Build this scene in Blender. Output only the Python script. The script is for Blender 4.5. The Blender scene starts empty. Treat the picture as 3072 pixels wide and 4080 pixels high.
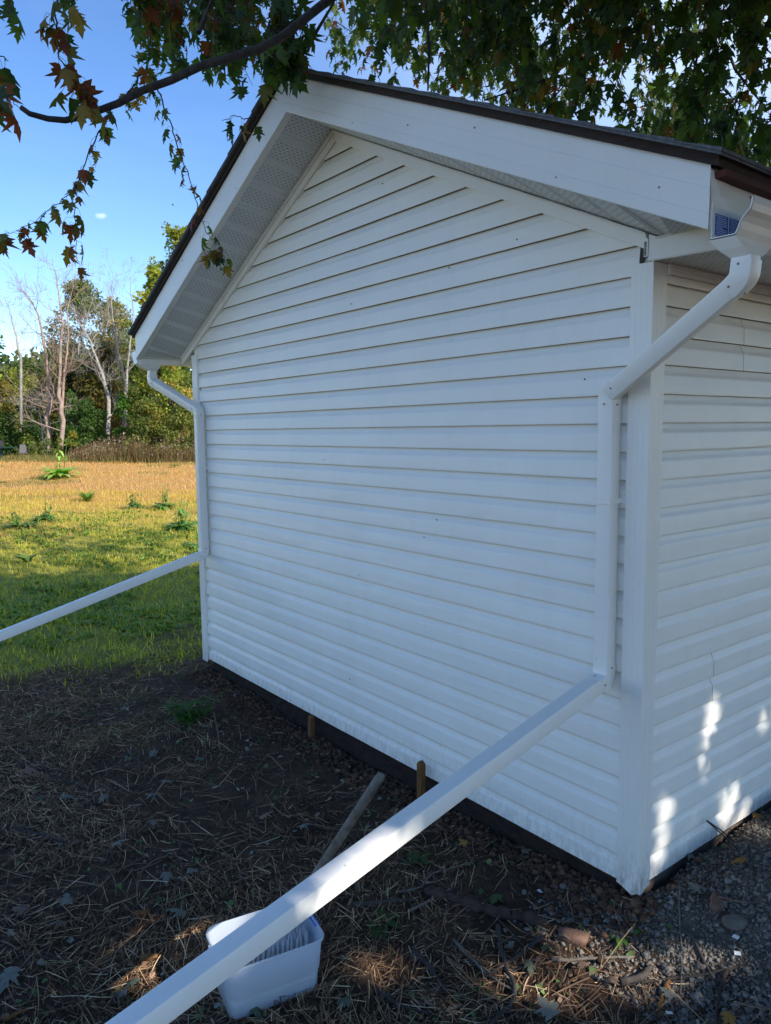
import bpy, math, random
import numpy as np
from mathutils import Vector, Matrix, noise as mnoise
R = math.radians
random.seed(7); rng = np.random.default_rng(7)
S = bpy.context.scene
COL = S.collection

# ------------------------------------------------------------------ camera
CAM = np.array([1.6896, -2.6283, 1.9261])
YAW, PITCH, ROLL, FPX = -0.9082, -0.1087, -0.0106, 2987.4
fw = np.array([math.sin(YAW)*math.cos(PITCH), math.cos(YAW)*math.cos(PITCH), math.sin(PITCH)])
_r0 = np.array([math.cos(YAW), -math.sin(YAW), 0.0]); _u0 = np.cross(_r0, fw)
rt = math.cos(ROLL)*_r0 + math.sin(ROLL)*_u0
up = -math.sin(ROLL)*_r0 + math.cos(ROLL)*_u0
cd = bpy.data.cameras.new('camera'); cam = bpy.data.objects.new('camera', cd); COL.objects.link(cam)
cam.matrix_world = Matrix(((rt[0], up[0], -fw[0], CAM[0]), (rt[1], up[1], -fw[1], CAM[1]), (rt[2], up[2], -fw[2], CAM[2]), (0, 0, 0, 1)))
cd.sensor_fit = 'VERTICAL'; cd.sensor_height = 24.0; cd.lens = 24.0*FPX/4080.0
cd.clip_start = 0.05; cd.clip_end = 2000
S.camera = cam

# ------------------------------------------------------------------ world, sun, exposure
SUN = np.array([0.80, 0.21, 0.56]); SUN /= np.linalg.norm(SUN)
S.view_settings.view_transform = 'Standard'; S.view_settings.look = 'None'
S.view_settings.exposure = 0.92; S.view_settings.gamma = 1.0
w = bpy.data.worlds.new("World"); S.world = w; w.use_nodes = True
wn, wl = w.node_tree.nodes, w.node_tree.links
wn.clear()
wo = wn.new('ShaderNodeOutputWorld'); bg = wn.new('ShaderNodeBackground'); sky = wn.new('ShaderNodeTexSky')
sky.sky_type = 'NISHITA'; sky.sun_disc = False
sky.sun_elevation = math.asin(SUN[2]); sky.sun_rotation = math.atan2(SUN[0], SUN[1])
sky.altitude = 2200; sky.air_density = 1.0; sky.dust_density = 0.0; sky.ozone_density = 1.4
bg.inputs['Strength'].default_value = 0.14
# faint clouds in the sky, by direction
tc = wn.new('ShaderNodeTexCoord'); mp = wn.new('ShaderNodeMapping'); nz = wn.new('ShaderNodeTexNoise'); cr = wn.new('ShaderNodeValToRGB')
mp.inputs['Scale'].default_value = (1.6, 1.6, 5.0); mp.inputs['Location'].default_value = (0.7, 0.2, 0.4)
nz.inputs['Scale'].default_value = 1.7; nz.inputs['Detail'].default_value = 6; nz.inputs['Roughness'].default_value = 0.62
cr.color_ramp.elements[0].position = 0.47; cr.color_ramp.elements[0].color = (0, 0, 0, 1)
cr.color_ramp.elements[1].position = 0.80; cr.color_ramp.elements[1].color = (0.55, 0.55, 0.55, 1)
mx = wn.new('ShaderNodeMix'); mx.data_type = 'RGBA'
mx.inputs['B'].default_value = (4.4, 5.3, 6.9, 1)
def dir_spot(d, r0, r1, amp, sq=2.6, nsc=26.0):
    """soft blob of cloud round one direction, ragged by noise"""
    sb = wn.new('ShaderNodeVectorMath'); sb.operation = 'SUBTRACT'; sb.inputs[1].default_value = tuple(d)
    sc = wn.new('ShaderNodeVectorMath'); sc.operation = 'MULTIPLY'; sc.inputs[1].default_value = (1, 1, sq)
    ln = wn.new('ShaderNodeVectorMath'); ln.operation = 'LENGTH'
    n2 = wn.new('ShaderNodeTexNoise'); n2.inputs['Scale'].default_value = nsc; n2.inputs['Detail'].default_value = 5
    ad = wn.new('ShaderNodeMath'); ad.operation = 'MULTIPLY_ADD'; ad.inputs[1].default_value = r0*1.6; 
    mr = wn.new('ShaderNodeMapRange'); mr.inputs['From Min'].default_value = r1+r0*0.8; mr.inputs['From Max'].default_value = r0*0.8
    mr.inputs['To Min'].default_value = 0; mr.inputs['To Max'].default_value = amp
    wl.new(tc.outputs['Generated'], sb.inputs[0]); wl.new(sb.outputs[0], sc.inputs[0]); wl.new(sc.outputs[0], ln.inputs[0])
    wl.new(tc.outputs['Generated'], n2.inputs['Vector'])
    wl.new(n2.outputs['Fac'], ad.inputs[0]); wl.new(ln.outputs['Value'], ad.inputs[2]); wl.new(ad.outputs[0], mr.inputs['Value'])
    return mr.outputs[0]
spot = dir_spot((-0.920, 0.300, 0.253), 0.013, 0.009, 0.8, 2.4, 90)
haze = dir_spot((-0.35, 0.75, 0.56), 0.25, 0.55, 0.75, 1.2, 4)
a1 = wn.new('ShaderNodeMath'); a1.operation = 'MAXIMUM'; a2 = wn.new('ShaderNodeMath'); a2.operation = 'MAXIMUM'
wl.new(tc.outputs['Generated'], mp.inputs[0]); wl.new(mp.outputs[0], nz.inputs['Vector']); wl.new(nz.outputs['Fac'], cr.inputs[0])
cs = wn.new('ShaderNodeMath'); cs.operation = 'MULTIPLY'; cs.inputs[1].default_value = 0.10
wl.new(cr.outputs[0], cs.inputs[0]); wl.new(cs.outputs[0], a1.inputs[0]); wl.new(spot, a1.inputs[1]); wl.new(a1.outputs[0], a2.inputs[0]); wl.new(haze, a2.inputs[1])
wl.new(a2.outputs[0], mx.inputs['Factor']); 
tint = wn.new('ShaderNodeMix'); tint.data_type = 'RGBA'; tint.blend_type = 'MULTIPLY'; tint.inputs['Factor'].default_value = 1.0
tint.inputs['B'].default_value = (1.03, 0.985, 1.01, 1); wl.new(sky.outputs[0], tint.inputs['A']); hs = wn.new('ShaderNodeHueSaturation'); hs.inputs['Saturation'].default_value = 1.20; wl.new(tint.outputs['Result'], hs.inputs['Color']); wl.new(hs.outputs['Color'], mx.inputs['A'])
wl.new(mx.outputs['Result'], bg.inputs['Color']); wl.new(bg.outputs[0], wo.inputs[0])
sd = bpy.data.lights.new('sun', 'SUN'); sd.energy = 3.8; sd.angle = R(0.53); sd.color = (1.0, 0.94, 0.85)
so = bpy.data.objects.new('sun', sd); COL.objects.link(so); so.location = (20, 5, 20)
so.rotation_euler = Vector(SUN).to_track_quat('Z', 'Y').to_euler()

# ------------------------------------------------------------------ photo pixel <-> world helpers
def ray(x, y): return fw + rt*(x-1536)/FPX - up*(y-2040)/FPX
def at(x, y, D): return CAM + ray(x, y)*D
def onplane(x, y, ax, v):
    d = ray(x, y); return CAM + d*((v-CAM[ax])/d[ax])
def project(P):
    d = np.asarray(P) - CAM; z = d@fw; zz = np.where(np.abs(z) < 1e-6, 1e-6, z)
    return 1536+FPX*(d@rt)/zz, 2040-FPX*(d@up)/zz, z

# ------------------------------------------------------------------ object helpers
def tag(o, label=None, cat=None, group=None, kind=None):
    if label: o['label'] = label
    if cat: o['category'] = cat
    if group: o['group'] = group
    if kind: o['kind'] = kind
    return o
def empty(name, loc=(0, 0, 0), rz=0, **k):
    o = bpy.data.objects.new(name, None); COL.objects.link(o); o.location = loc; o.rotation_euler = (0, 0, rz); o.empty_display_size = 0.2
    return tag(o, **k)
def link(name, me, mat=None, parent=None, smooth=False, **k):
    if mat is not None:
        for m in (mat if isinstance(mat, (list, tuple)) else [mat]): me.materials.append(m)
    if smooth: me.polygons.foreach_set('use_smooth', [True]*len(me.polygons))
    o = bpy.data.objects.new(name, me); COL.objects.link(o)
    if parent is not None: o.parent = parent
    return tag(o, **k)
def npmesh(name, V, F, col=None):
    """V (n,3), F (m,3) or (m,4) arrays; optional per-vertex colours"""
    V = np.asarray(V, dtype=np.float32); F = np.asarray(F, dtype=np.int32)
    me = bpy.data.meshes.new(name); k = F.shape[1]
    me.vertices.add(len(V)); me.vertices.foreach_set('co', V.ravel())
    me.loops.add(F.size); me.loops.foreach_set('vertex_index', F.ravel())
    me.polygons.add(len(F)); me.polygons.foreach_set('loop_start', np.arange(0, F.size, k, dtype=np.int32))
    me.polygons.foreach_set('loop_total', np.full(len(F), k, dtype=np.int32))
    me.update(calc_edges=True)
    if col is not None:
        a = me.attributes.new('col', 'FLOAT_COLOR', 'POINT')
        c = np.ones((len(V), 4), dtype=np.float32); c[:, :3] = col; a.data.foreach_set('color', c.ravel())
    return me
class MB:
    """collects shapes into one mesh"""
    def __init__(s): s.v = []; s.f = []; s.m = []
    def add(s, vs, fs, m=0):
        b = len(s.v); s.v += [tuple(float(c) for c in v) for v in vs]; s.f += [tuple(b+i for i in f) for f in fs]; s.m += [m]*len(fs); return s
    def box(s, x0, x1, y0, y1, z0, z1, m=0):
        return s.hexa([(x0, y0, z0), (x1, y0, z0), (x1, y1, z0), (x0, y1, z0), (x0, y0, z1), (x1, y0, z1), (x1, y1, z1), (x0, y1, z1)], m)
    def hexa(s, p, m=0):
        return s.add(p, [(0, 3, 2, 1), (4, 5, 6, 7), (0, 1, 5, 4), (1, 2, 6, 5), (2, 3, 7, 6), (3, 0, 4, 7)], m)
    def quad(s, a, b, c, d, m=0): return s.add([a, b, c, d], [(0, 1, 2, 3)], m)
    def rings(s, rs, caps=True, closed=True, m=0):
        n = len(rs[0]); vs = [p for r in rs for p in r]; fs = []
        for i in range(len(rs)-1):
            for j in range(n if closed else n-1):
                k = (j+1) % n; fs.append((i*n+j, i*n+k, (i+1)*n+k, (i+1)*n+j))
        if caps: fs.append(tuple(range(n))[::-1]); fs.append(tuple(range((len(rs)-1)*n, len(rs)*n)))
        return s.add(vs, fs, m)
    def tube(s, pts, rad, n=8, caps=True, m=0):
        pts = [np.array(p, float) for p in pts]; rs = []
        t0 = pts[1]-pts[0]; t0 /= np.linalg.norm(t0)
        ref = np.array([0, 0, 1.0]) if abs(t0[2]) < .9 else np.array([1.0, 0, 0])
        a = np.cross(t0, ref); a /= np.linalg.norm(a)
        for i, q in enumerate(pts):
            t = pts[min(i+1, len(pts)-1)]-pts[max(i-1, 0)]; t /= (np.linalg.norm(t)+1e-9)
            a = a-t*(a@t); a /= (np.linalg.norm(a)+1e-9); b = np.cross(t, a)
            r = rad[i] if hasattr(rad, '__len__') else rad
            rs.append([q+r*(math.cos(2*math.pi*j/n)*a+math.sin(2*math.pi*j/n)*b) for j in range(n)])
        return s.rings(rs, caps, m=m)
    def disc(s, c, nrm, r, th=0.002, n=10, m=0):
        nrm = np.array(nrm, float); nrm /= np.linalg.norm(nrm); c = np.array(c, float)
        return s.tube([c, c+nrm*th], r, n, True, m)
    def build(s, name, mat, parent=None, smooth=False, bevel=0, weld=False, auto=None, **k):
        me = bpy.data.meshes.new(name); me.from_pydata(s.v, [], s.f); me.update()
        o = link(name, me, mat, parent, smooth, **k)
        me.polygons.foreach_set('material_index', s.m)
        if bevel:
            b = o.modifiers.new('bevel', 'BEVEL'); b.width = bevel; b.segments = 2; b.limit_method = 'ANGLE'; b.angle_limit = R(40)
        if auto:
            me.polygons.foreach_set('use_smooth', [True]*len(me.polygons))
            me.set_sharp_from_angle(angle=R(auto))
        return o

# ------------------------------------------------------------------ materials
def mat(name):
    m = bpy.data.materials.new(name); m.use_nodes = True; nt = m.node_tree; b = nt.nodes['Principled BSDF']; return m, nt, b
def nd(nt, t, **k):
    n = nt.nodes.new('ShaderNode'+t)
    for a, v in k.items():
        if a in n.inputs: n.inputs[a].default_value = v
        else: setattr(n, a, v)
    return n
def ramp(nt, src, stops):
    c = nt.nodes.new('ShaderNodeValToRGB'); e = c.color_ramp.elements
    while len(e) < len(stops): e.new(0.5)
    for i, (p, col) in enumerate(stops): e[i].position = p; e[i].color = (*col, 1) if len(col) == 3 else col
    nt.links.new(src, c.inputs[0]); return c.outputs[0]
def mixc(nt, f, a, b, mode='MIX'):
    m = nt.nodes.new('ShaderNodeMix'); m.data_type = 'RGBA'; m.blend_type = mode
    for s, v in (('Factor', f), ('A', a), ('B', b)):
        if hasattr(v, 'is_linked') or hasattr(v, 'links'): nt.links.new(v, m.inputs[s])
        else: m.inputs[s].default_value = v if not (isinstance(v, tuple) and len(v) == 3) else (*v, 1)
    return m.outputs['Result']
def bump(nt, b, src, strength, dist=0.01, prev=None):
    n = nd(nt, 'Bump', Strength=strength, Distance=dist); nt.links.new(src, n.inputs['Height'])
    if prev: nt.links.new(prev.outputs[0], n.inputs['Normal'])
    nt.links.new(n.outputs[0], b.inputs['Normal']); return n
def noise_n(nt, scale, detail=4, rough=0.55, vec=None, stretch=None):
    n = nd(nt, 'TexNoise', Scale=scale, Detail=detail, Roughness=rough)
    t = nd(nt, 'TexCoord'); v = t.outputs['Object']
    if stretch:
        m = nd(nt, 'Mapping'); m.inputs['Scale'].default_value = stretch; nt.links.new(v, m.inputs[0]); v = m.outputs[0]
    nt.links.new(v, n.inputs['Vector']); return n.outputs['Fac']
def simple(name, c, rough=0.6, var=0.25, scale=12, bmp=0.0, bscale=60, spec=0.4, stretch=None):
    m, nt, b = mat(name); f = noise_n(nt, scale, 5, 0.6, stretch=stretch)
    lo = tuple(x*(1-var) for x in c); hi = tuple(min(1, x*(1+var)) for x in c)
    nt.links.new(ramp(nt, f, [(0.3, lo), (0.7, hi)]), b.inputs['Base Color'])
    b.inputs['Roughness'].default_value = rough; b.inputs['Specular IOR Level'].default_value = spec
    if bmp: bump(nt, b, noise_n(nt, bscale, 4, 0.6, stretch=stretch), bmp, 0.004)
    return m
def vinyl(name, base=(0.90, 0.87, 0.79), rough=0.42, dirt=0.5, wav=0.5):
    m, nt, b = mat(name); L = nt.links
    f = noise_n(nt, 2.2, 5, 0.6)
    c = ramp(nt, f, [(0.35, tuple(x*0.955 for x in base)), (0.65, base)])
    stn = ramp(nt, noise_n(nt, 5, 5, 0.65, stretch=(2.2, 2.2, 0.22)), [(0.48, (1, 1, 1)), (0.75, (0.975, 0.97, 0.96))]); c = mixc(nt, 1.0, c, stn, 'MULTIPLY')
    sp = ramp(nt, noise_n(nt, 55, 3, 0.5), [(0.70, (0, 0, 0)), (0.76, (1, 1, 1))])          # small specks of dirt
    sp2 = ramp(nt, noise_n(nt, 6, 3, 0.6), [(0.5, (0, 0, 0)), (0.75, (1, 1, 1))])
    mm = nd(nt, 'Math', operation='MULTIPLY'); L.new(sp, mm.inputs[0]); L.new(sp2, mm.inputs[1])
    c = mixc(nt, mm.outputs[0], c, (0.30, 0.27, 0.22))
    # rain-splashed soil along the bottom
    g = nd(nt, 'NewGeometry'); sx = nd(nt, 'SeparateXYZ'); L.new(g.outputs['Position'], sx.inputs[0])
    mr = nd(nt, 'MapRange'); mr.inputs['From Min'].default_value = 0.30; mr.inputs['From Max'].default_value = -0.04; L.new(sx.outputs['Z'], mr.inputs['Value'])
    pw = nd(nt, 'Math', operation='POWER'); pw.inputs[1].default_value = 2.2; L.new(mr.outputs[0], pw.inputs[0])
    n3 = ramp(nt, noise_n(nt, 38, 6, 0.75, stretch=(1, 1, 0.35)), [(0.42, (0, 0, 0)), (0.62, (1, 1, 1))])
    m3 = nd(nt, 'Math', operation='MULTIPLY'); L.new(pw.outputs[0], m3.inputs[0]); L.new(n3, m3.inputs[1])
    m4 = nd(nt, 'Math', operation='MULTIPLY'); m4.inputs[1].default_value = dirt; L.new(m3.outputs[0], m4.inputs[0])
    c = mixc(nt, m4.outputs[0], c, (0.20, 0.165, 0.12))
    L.new(c, b.inputs['Base Color']); b.inputs['Roughness'].default_value = rough; b.inputs['Specular IOR Level'].default_value = 0.45
    b1 = bump(nt, b, noise_n(nt, 3.0, 2, 0.5, stretch=(0.6, 0.6, 2.5)), wav, 0.02)
    bump(nt, b, noise_n(nt, 190, 2, 0.5), 0.05, 0.001, b1)
    return m
M = {}
M['vinyl'] = vinyl('white_vinyl_siding')
M['trim'] = vinyl('white_vinyl_trim', (0.89, 0.86, 0.78), 0.38, 0.9, 0.10)
M['alu'] = vinyl('white_aluminium_fascia', (0.82, 0.795, 0.73), 0.36, 0.2, 0.35)
M['pipe'] = vinyl('white_vinyl_downspout', (0.90, 0.87, 0.80), 0.33, 0.0, 0.10)
M['lap_shade'] = simple('shade_and_dirt_lap_underside', (0.16, 0.155, 0.125), 0.8, 0.3, 9)  # lap shadow line deepened by a darker underside colour, along with groove dirt
M['seam'] = simple('dark_seam', (0.05, 0.05, 0.045), 0.8)
M['screw'] = simple('zinc_screw', (0.18, 0.18, 0.19), 0.4)
M['black'] = simple('black_print', (0.02, 0.02, 0.02), 0.6)
M['paper'] = simple('white_label_paper', (0.8, 0.8, 0.78), 0.5, 0.03)
M['blue'] = simple('blue_label_print', (0.035, 0.10, 0.42), 0.45, 0.05)
M['shingle'] = simple('grey_asphalt_shingle', (0.12, 0.125, 0.135), 0.85, 0.3, 60, 0.5, 220)
M['deck'] = simple('dark_weathered_sheathing', (0.035, 0.022, 0.018), 0.85, 0.4, 8, 0.3, 40, stretch=(1, 8, 8))
M['redwood'] = simple('red_brown_stained_board', (0.075, 0.018, 0.012), 0.7, 0.35, 9, 0.25, 60)
M['sill'] = simple('rotting_brown_rim_joist', (0.020, 0.011, 0.008), 0.95, 0.6, 16, 1.0, 35, stretch=(1, 3, 3))
M['skirt'] = simple('dirty_weathered_skirt_board', (0.20, 0.16, 0.12), 0.9, 0.4, 14, 0.6, 50, stretch=(2, 1, 2))
M['stake'] = simple('orange_brown_stake_wood', (0.16, 0.075, 0.022), 0.8, 0.5, 30, 0.5, 80, stretch=(3, 3, 0.4))
M['handle'] = simple('weathered_grey_wood_handle', (0.15, 0.13, 0.105), 0.75, 0.45, 20, 0.5, 90)
M['bark'] = simple('grey_brown_bark', (0.055, 0.045, 0.038), 0.95, 0.45, 30, 0.8, 60)
M['deadbark'] = simple('pale_dead_bark', (0.30, 0.22, 0.17), 0.9, 0.35, 3, 0.4, 20)
M['greybark'] = simple('grey_dead_branch', (0.30, 0.28, 0.24), 0.9, 0.3, 3, 0.4, 20)
M['bristle'] = simple('white_bristles', (0.72, 0.70, 0.68), 0.6, 0.15, 120)
M['greenpaint'] = simple('dark_green_painted_table', (0.012, 0.05, 0.04), 0.5, 0.3, 6)
M['greyplastic'] = simple('grey_plastic_chair', (0.045, 0.043, 0.045), 0.5, 0.1)
M['brick'] = simple('worn_red_brick', (0.17, 0.095, 0.065), 0.9, 0.35, 30, 0.8, 70)
M['stone'] = simple('grey_brown_stone', (0.14, 0.12, 0.10), 0.9, 0.35, 20, 0.7, 50)
M['logbark'] = simple('brown_log_bark', (0.065, 0.038, 0.028), 0.95, 0.5, 18, 1.0, 50)
# soffit: perforated vinyl
def soffit_mat():
    m, nt, b = mat('perforated_soffit'); L = nt.links
    g = nd(nt, 'TexCoord'); sx = nd(nt, 'SeparateXYZ'); L.new(g.outputs['UV'], sx.inputs[0])
    # slots 10 mm long every 20 mm, rows 14 mm apart, staggered; leave the panel seams blank
    br = nd(nt, 'TexBrick'); br.inputs['Color1'].default_value = (1, 1, 1, 1); br.inputs['Color2'].default_value = (1, 1, 1, 1); br.inputs['Mortar'].default_value = (0, 0, 0, 1)
    br.inputs['Scale'].default_value = 1.0; br.inputs['Brick Width'].default_value = 0.034; br.inputs['Row Height'].default_value = 0.019
    br.inputs['Mortar Size'].default_value = 0.0078; br.inputs['Mortar Smooth'].default_value = 0.0
    L.new(g.outputs['UV'], br.inputs['Vector'])
    fr = nd(nt, 'Math', operation='FRACT'); dv = nd(nt, 'Math', operation='DIVIDE'); dv.inputs[1].default_value = 0.20
    L.new(sx.outputs['Y'], dv.inputs[0]); L.new(dv.outputs[0], fr.inputs[0])
    lt = nd(nt, 'Math', operation='LESS_THAN'); lt.inputs[1].default_value = 0.70; L.new(fr.outputs[0], lt.inputs[0])
    mu = nd(nt, 'Math', operation='MULTIPLY'); L.new(br.outputs['Color'], mu.inputs[0]); L.new(lt.outputs[0], mu.inputs[1])
    c = mixc(nt, mu.outputs[0], (0.66, 0.67, 0.66), (0.03, 0.03, 0.03))
    L.new(c, b.inputs['Base Color']); b.inputs['Roughness'].default_value = 0.5
    return m
M['soffit'] = soffit_mat()
def tub_mat():
    m, nt, b = mat('translucent_white_polypropylene')
    b.inputs['Base Color'].default_value = (0.66, 0.70, 0.74, 1); b.inputs['Roughness'].default_value = 0.32
    tr = nd(nt, 'BsdfTranslucent', Color=(0.70, 0.78, 0.88, 1)); tp = nd(nt, 'BsdfTransparent', Color=(0.85, 0.9, 0.95, 1))
    m1 = nd(nt, 'MixShader'); m1.inputs[0].default_value = 0.35; m2 = nd(nt, 'MixShader'); m2.inputs[0].default_value = 0.22
    o = nt.nodes['Material Output']; L = nt.links
    L.new(b.outputs[0], m1.inputs[1]); L.new(tr.outputs[0], m1.inputs[2]); L.new(m1.outputs[0], m2.inputs[1]); L.new(tp.outputs[0], m2.inputs[2]); L.new(m2.outputs[0], o.inputs[0])
    return m
M['tub'] = tub_mat()
def colmat(name, trans=0.3, rough=0.6, spec=0.3, nvar=0.0, tsat=(1.25, 1.35, 0.5)):
    """colour from the mesh's own 'col' attribute, with some light coming through"""
    m, nt, b = mat(name); L = nt.links
    a = nd(nt, 'Attribute', attribute_name='col'); c = a.outputs['Color']
    if nvar:
        c = mixc(nt, 1.0, c, ramp(nt, noise_n(nt, nvar, 3), [(0.3, (0.7, 0.7, 0.7)), (0.7, (1.25, 1.25, 1.25))]), 'MULTIPLY')
    L.new(c, b.inputs['Base Color']); b.inputs['Roughness'].default_value = rough; b.inputs['Specular IOR Level'].default_value = spec
    if trans:
        t = nd(nt, 'BsdfTranslucent'); L.new(mixc(nt, 1.0, c, (*tsat, 1), 'MULTIPLY'), t.inputs['Color'])
        ms = nd(nt, 'MixShader'); ms.inputs[0].default_value = trans
        L.new(b.outputs[0], ms.inputs[1]); L.new(t.outputs[0], ms.inputs[2]); L.new(ms.outputs[0], nt.nodes['Material Output'].inputs[0])
    return m
M['leaf'] = colmat('maple_leaf', 0.48, 0.5, 0.35, tsat=(1.5, 1.7, 0.6))
M['foliage'] = colmat('far_foliage', 0.42, 0.6, 0.2, tsat=(1.7, 1.8, 0.6))
M['grass'] = colmat('grass_blades', 0.45, 0.5, 0.3, tsat=(1.6, 1.5, 0.5))
M['litter'] = colmat('dry_litter', 0.0, 0.8, 0.3)
M['clod'] = colmat('soil_clod', 0.0, 0.95, 0.2, 60)

# ------------------------------------------------------------------ terrain
def smooth(a, b, x):
    t = np.clip((x-a)/(b-a), 0, 1); return t*t*(3-2*t)
def vnoise(x, y, s, seed=0):
    """cheap value noise, vectorised"""
    x = np.asarray(x, float)/s; y = np.asarray(y, float)/s
    xi = np.floor(x).astype(np.int64); yi = np.floor(y).astype(np.int64); fx = x-xi; fy = y-yi
    fx = fx*fx*(3-2*fx); fy = fy*fy*(3-2*fy)
    def h(a, b):
        n = (a*374761393 + b*668265263 + seed*974711) & 0xffffffff
        n = ((n ^ (n >> 13))*1274126177) & 0xffffffff
        return ((n ^ (n >> 16)) & 0xffff)/65535.0
    return (h(xi, yi)*(1-fx)+h(xi+1, yi)*fx)*(1-fy)+(h(xi, yi+1)*(1-fx)+h(xi+1, yi+1)*fx)*fy
def terrain(x, y):
    x = np.asarray(x, float); y = np.asarray(y, float)
    D = np.hypot(x+2.0, y)
    z = -0.12 + 0.60*smooth(6, 46, D) + 0.0*x
    near = 1-smooth(6, 14, D)
    z = z + (vnoise(x, y, 0.9, 1)-.5)*0.07 + (vnoise(x, y, 0.23, 2)-.5)*0.035*near + (vnoise(x, y, 0.09, 3)-.5)*0.018*near
    z = z + (vnoise(x, y, 4.0, 4)-.5)*0.12*smooth(6, 14, D)
    # dug-out strip along the gable wall and under the building
    ex = smooth(-4.6, -3.9, x)*(1-smooth(-0.35, 0.0, x))
    z = z - (0.005-0.02*smooth(-1.2, -0.2, x))*ex*np.exp(-((y-0.02)/0.22)**2)
    inside = smooth(-4.3, -4.1, x)*(1-smooth(-0.1, 0.02, x))*smooth(0.05, 0.2, y)*(1-smooth(4.8, 5.0, y))
    z = z*(1-inside) + (-0.30)*inside
    z = z + 0.055*np.exp(-((x-0.02)/0.20)**2-((y+0.03)/0.22)**2)
    # soil heap along the side wall
    hx = np.exp(-((x-0.34)/0.42)**2)*smooth(-0.25, 0.45, y)
    z = z + hx*0.20*(1-inside) + hx*(vnoise(x, y, 0.14, 9)-.5)*0.05
    return z
def axis(segs):
    out = []
    for a, b, st in segs: out += list(np.arange(a, b-1e-9, st))
    return np.array(out+[segs[-1][1]])
def build_ground():
    X = axis([(-400, -80, 40), (-80, -30, 2.5), (-30, -12, 0.6), (-12, -6.5, 0.16), (-6.5, 1.8, 0.035), (1.8, 6, 0.3), (6, 30, 4), (30, 400, 60)])
    Y = axis([(-400, -40, 60), (-40, -8, 4), (-8, -3.2, 0.4), (-3.2, 1.8, 0.035), (1.8, 8, 0.16), (8, 40, 1.2), (40, 400, 40)])
    gx, gy = np.meshgrid(X, Y); z = terrain(gx, gy)
    V = np.stack([gx.ravel(), gy.ravel(), z.ravel()], 1); nx, ny = len(X), len(Y)
    i = (np.arange(ny-1)[:, None]*nx+np.arange(nx-1)[None]).ravel()
    F = np.stack([i, i+1, i+1+nx, i+nx], 1)
    x, y = V[:, 0], V[:, 1]
    dep = (V-CAM)@fw
    nb = vnoise(x, y, 0.8, 21)*0.6+vnoise(x, y, 0.25, 22)*0.4
    g1 = smooth(-0.9, 0.9, (-4.7-x)+(nb-.5)*3.0 - np.maximum(0, -1.0-y)*0.3)          # 0 soil, 1 green
    g2 = smooth(11, 22, dep+(vnoise(x, y, 3, 23)-.5)*9)                            # dry straw field
    soil = np.array([0.085, 0.054, 0.036]); green = np.array([0.26, 0.26, 0.05]); dry = np.array([0.46, 0.27, 0.10]); grey = np.array([0.15, 0.135, 0.115])
    h = np.exp(-((x-0.45)/0.5)**2)*smooth(-0.35, 0.1, y); h = np.clip(h, 0, 1)
    c = soil*(1-h[:, None])+grey*h[:, None]
    c = c*(0.7+0.6*vnoise(x, y, 0.12, 5))[:, None]
    c = c*(1-g1[:, None])+green*g1[:, None]; c = c*(1-g2[:, None])+dry*g2[:, None]
    me = npmesh('ground', V, F, c)
    m, nt, b = mat('ground'); L = nt.links
    a = nd(nt, 'Attribute', attribute_name='col')
    cc = mixc(nt, 1.0, a.outputs['Color'], ramp(nt, noise_n(nt, 26, 6, 0.7), [(0.3, (0.55, 0.55, 0.55)), (0.7, (1.5, 1.45, 1.35))]), 'MULTIPLY')
    L.new(cc, b.inputs['Base Color']); b.inputs['Roughness'].default_value = 0.95; b.inputs['Specular IOR Level'].default_value = 0.2
    b1 = bump(nt, b, noise_n(nt, 45, 6, 0.7), 0.8, 0.02); bump(nt, b, noise_n(nt, 180, 4, 0.7), 0.5, 0.006, b1)
    link('ground', me, m, smooth=True, kind='structure')
build_ground()

# ------------------------------------------------------------------ the shed
H = 0.1143
XL, XA = -4.235, -2.11                    # far corner, apex
def zw(x): return 3.675-0.484*abs(x-XA)   # soffit line on the wall
def zws(x): return max(zw(x), 2.636 if x > XA else 2.552)
def zf(x): return 3.700-0.462*abs(x-XA)   # bottom of the rake fascia
XR_, XL_ = 0.405, -4.625                  # eave fascia planes
YF = -0.335                               # rake fascia plane
DEPTH = 4.9
shed = empty('shed', (0, 0, 0), label='white vinyl sided gable shed with white downspouts at both front corners', cat='shed')
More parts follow.
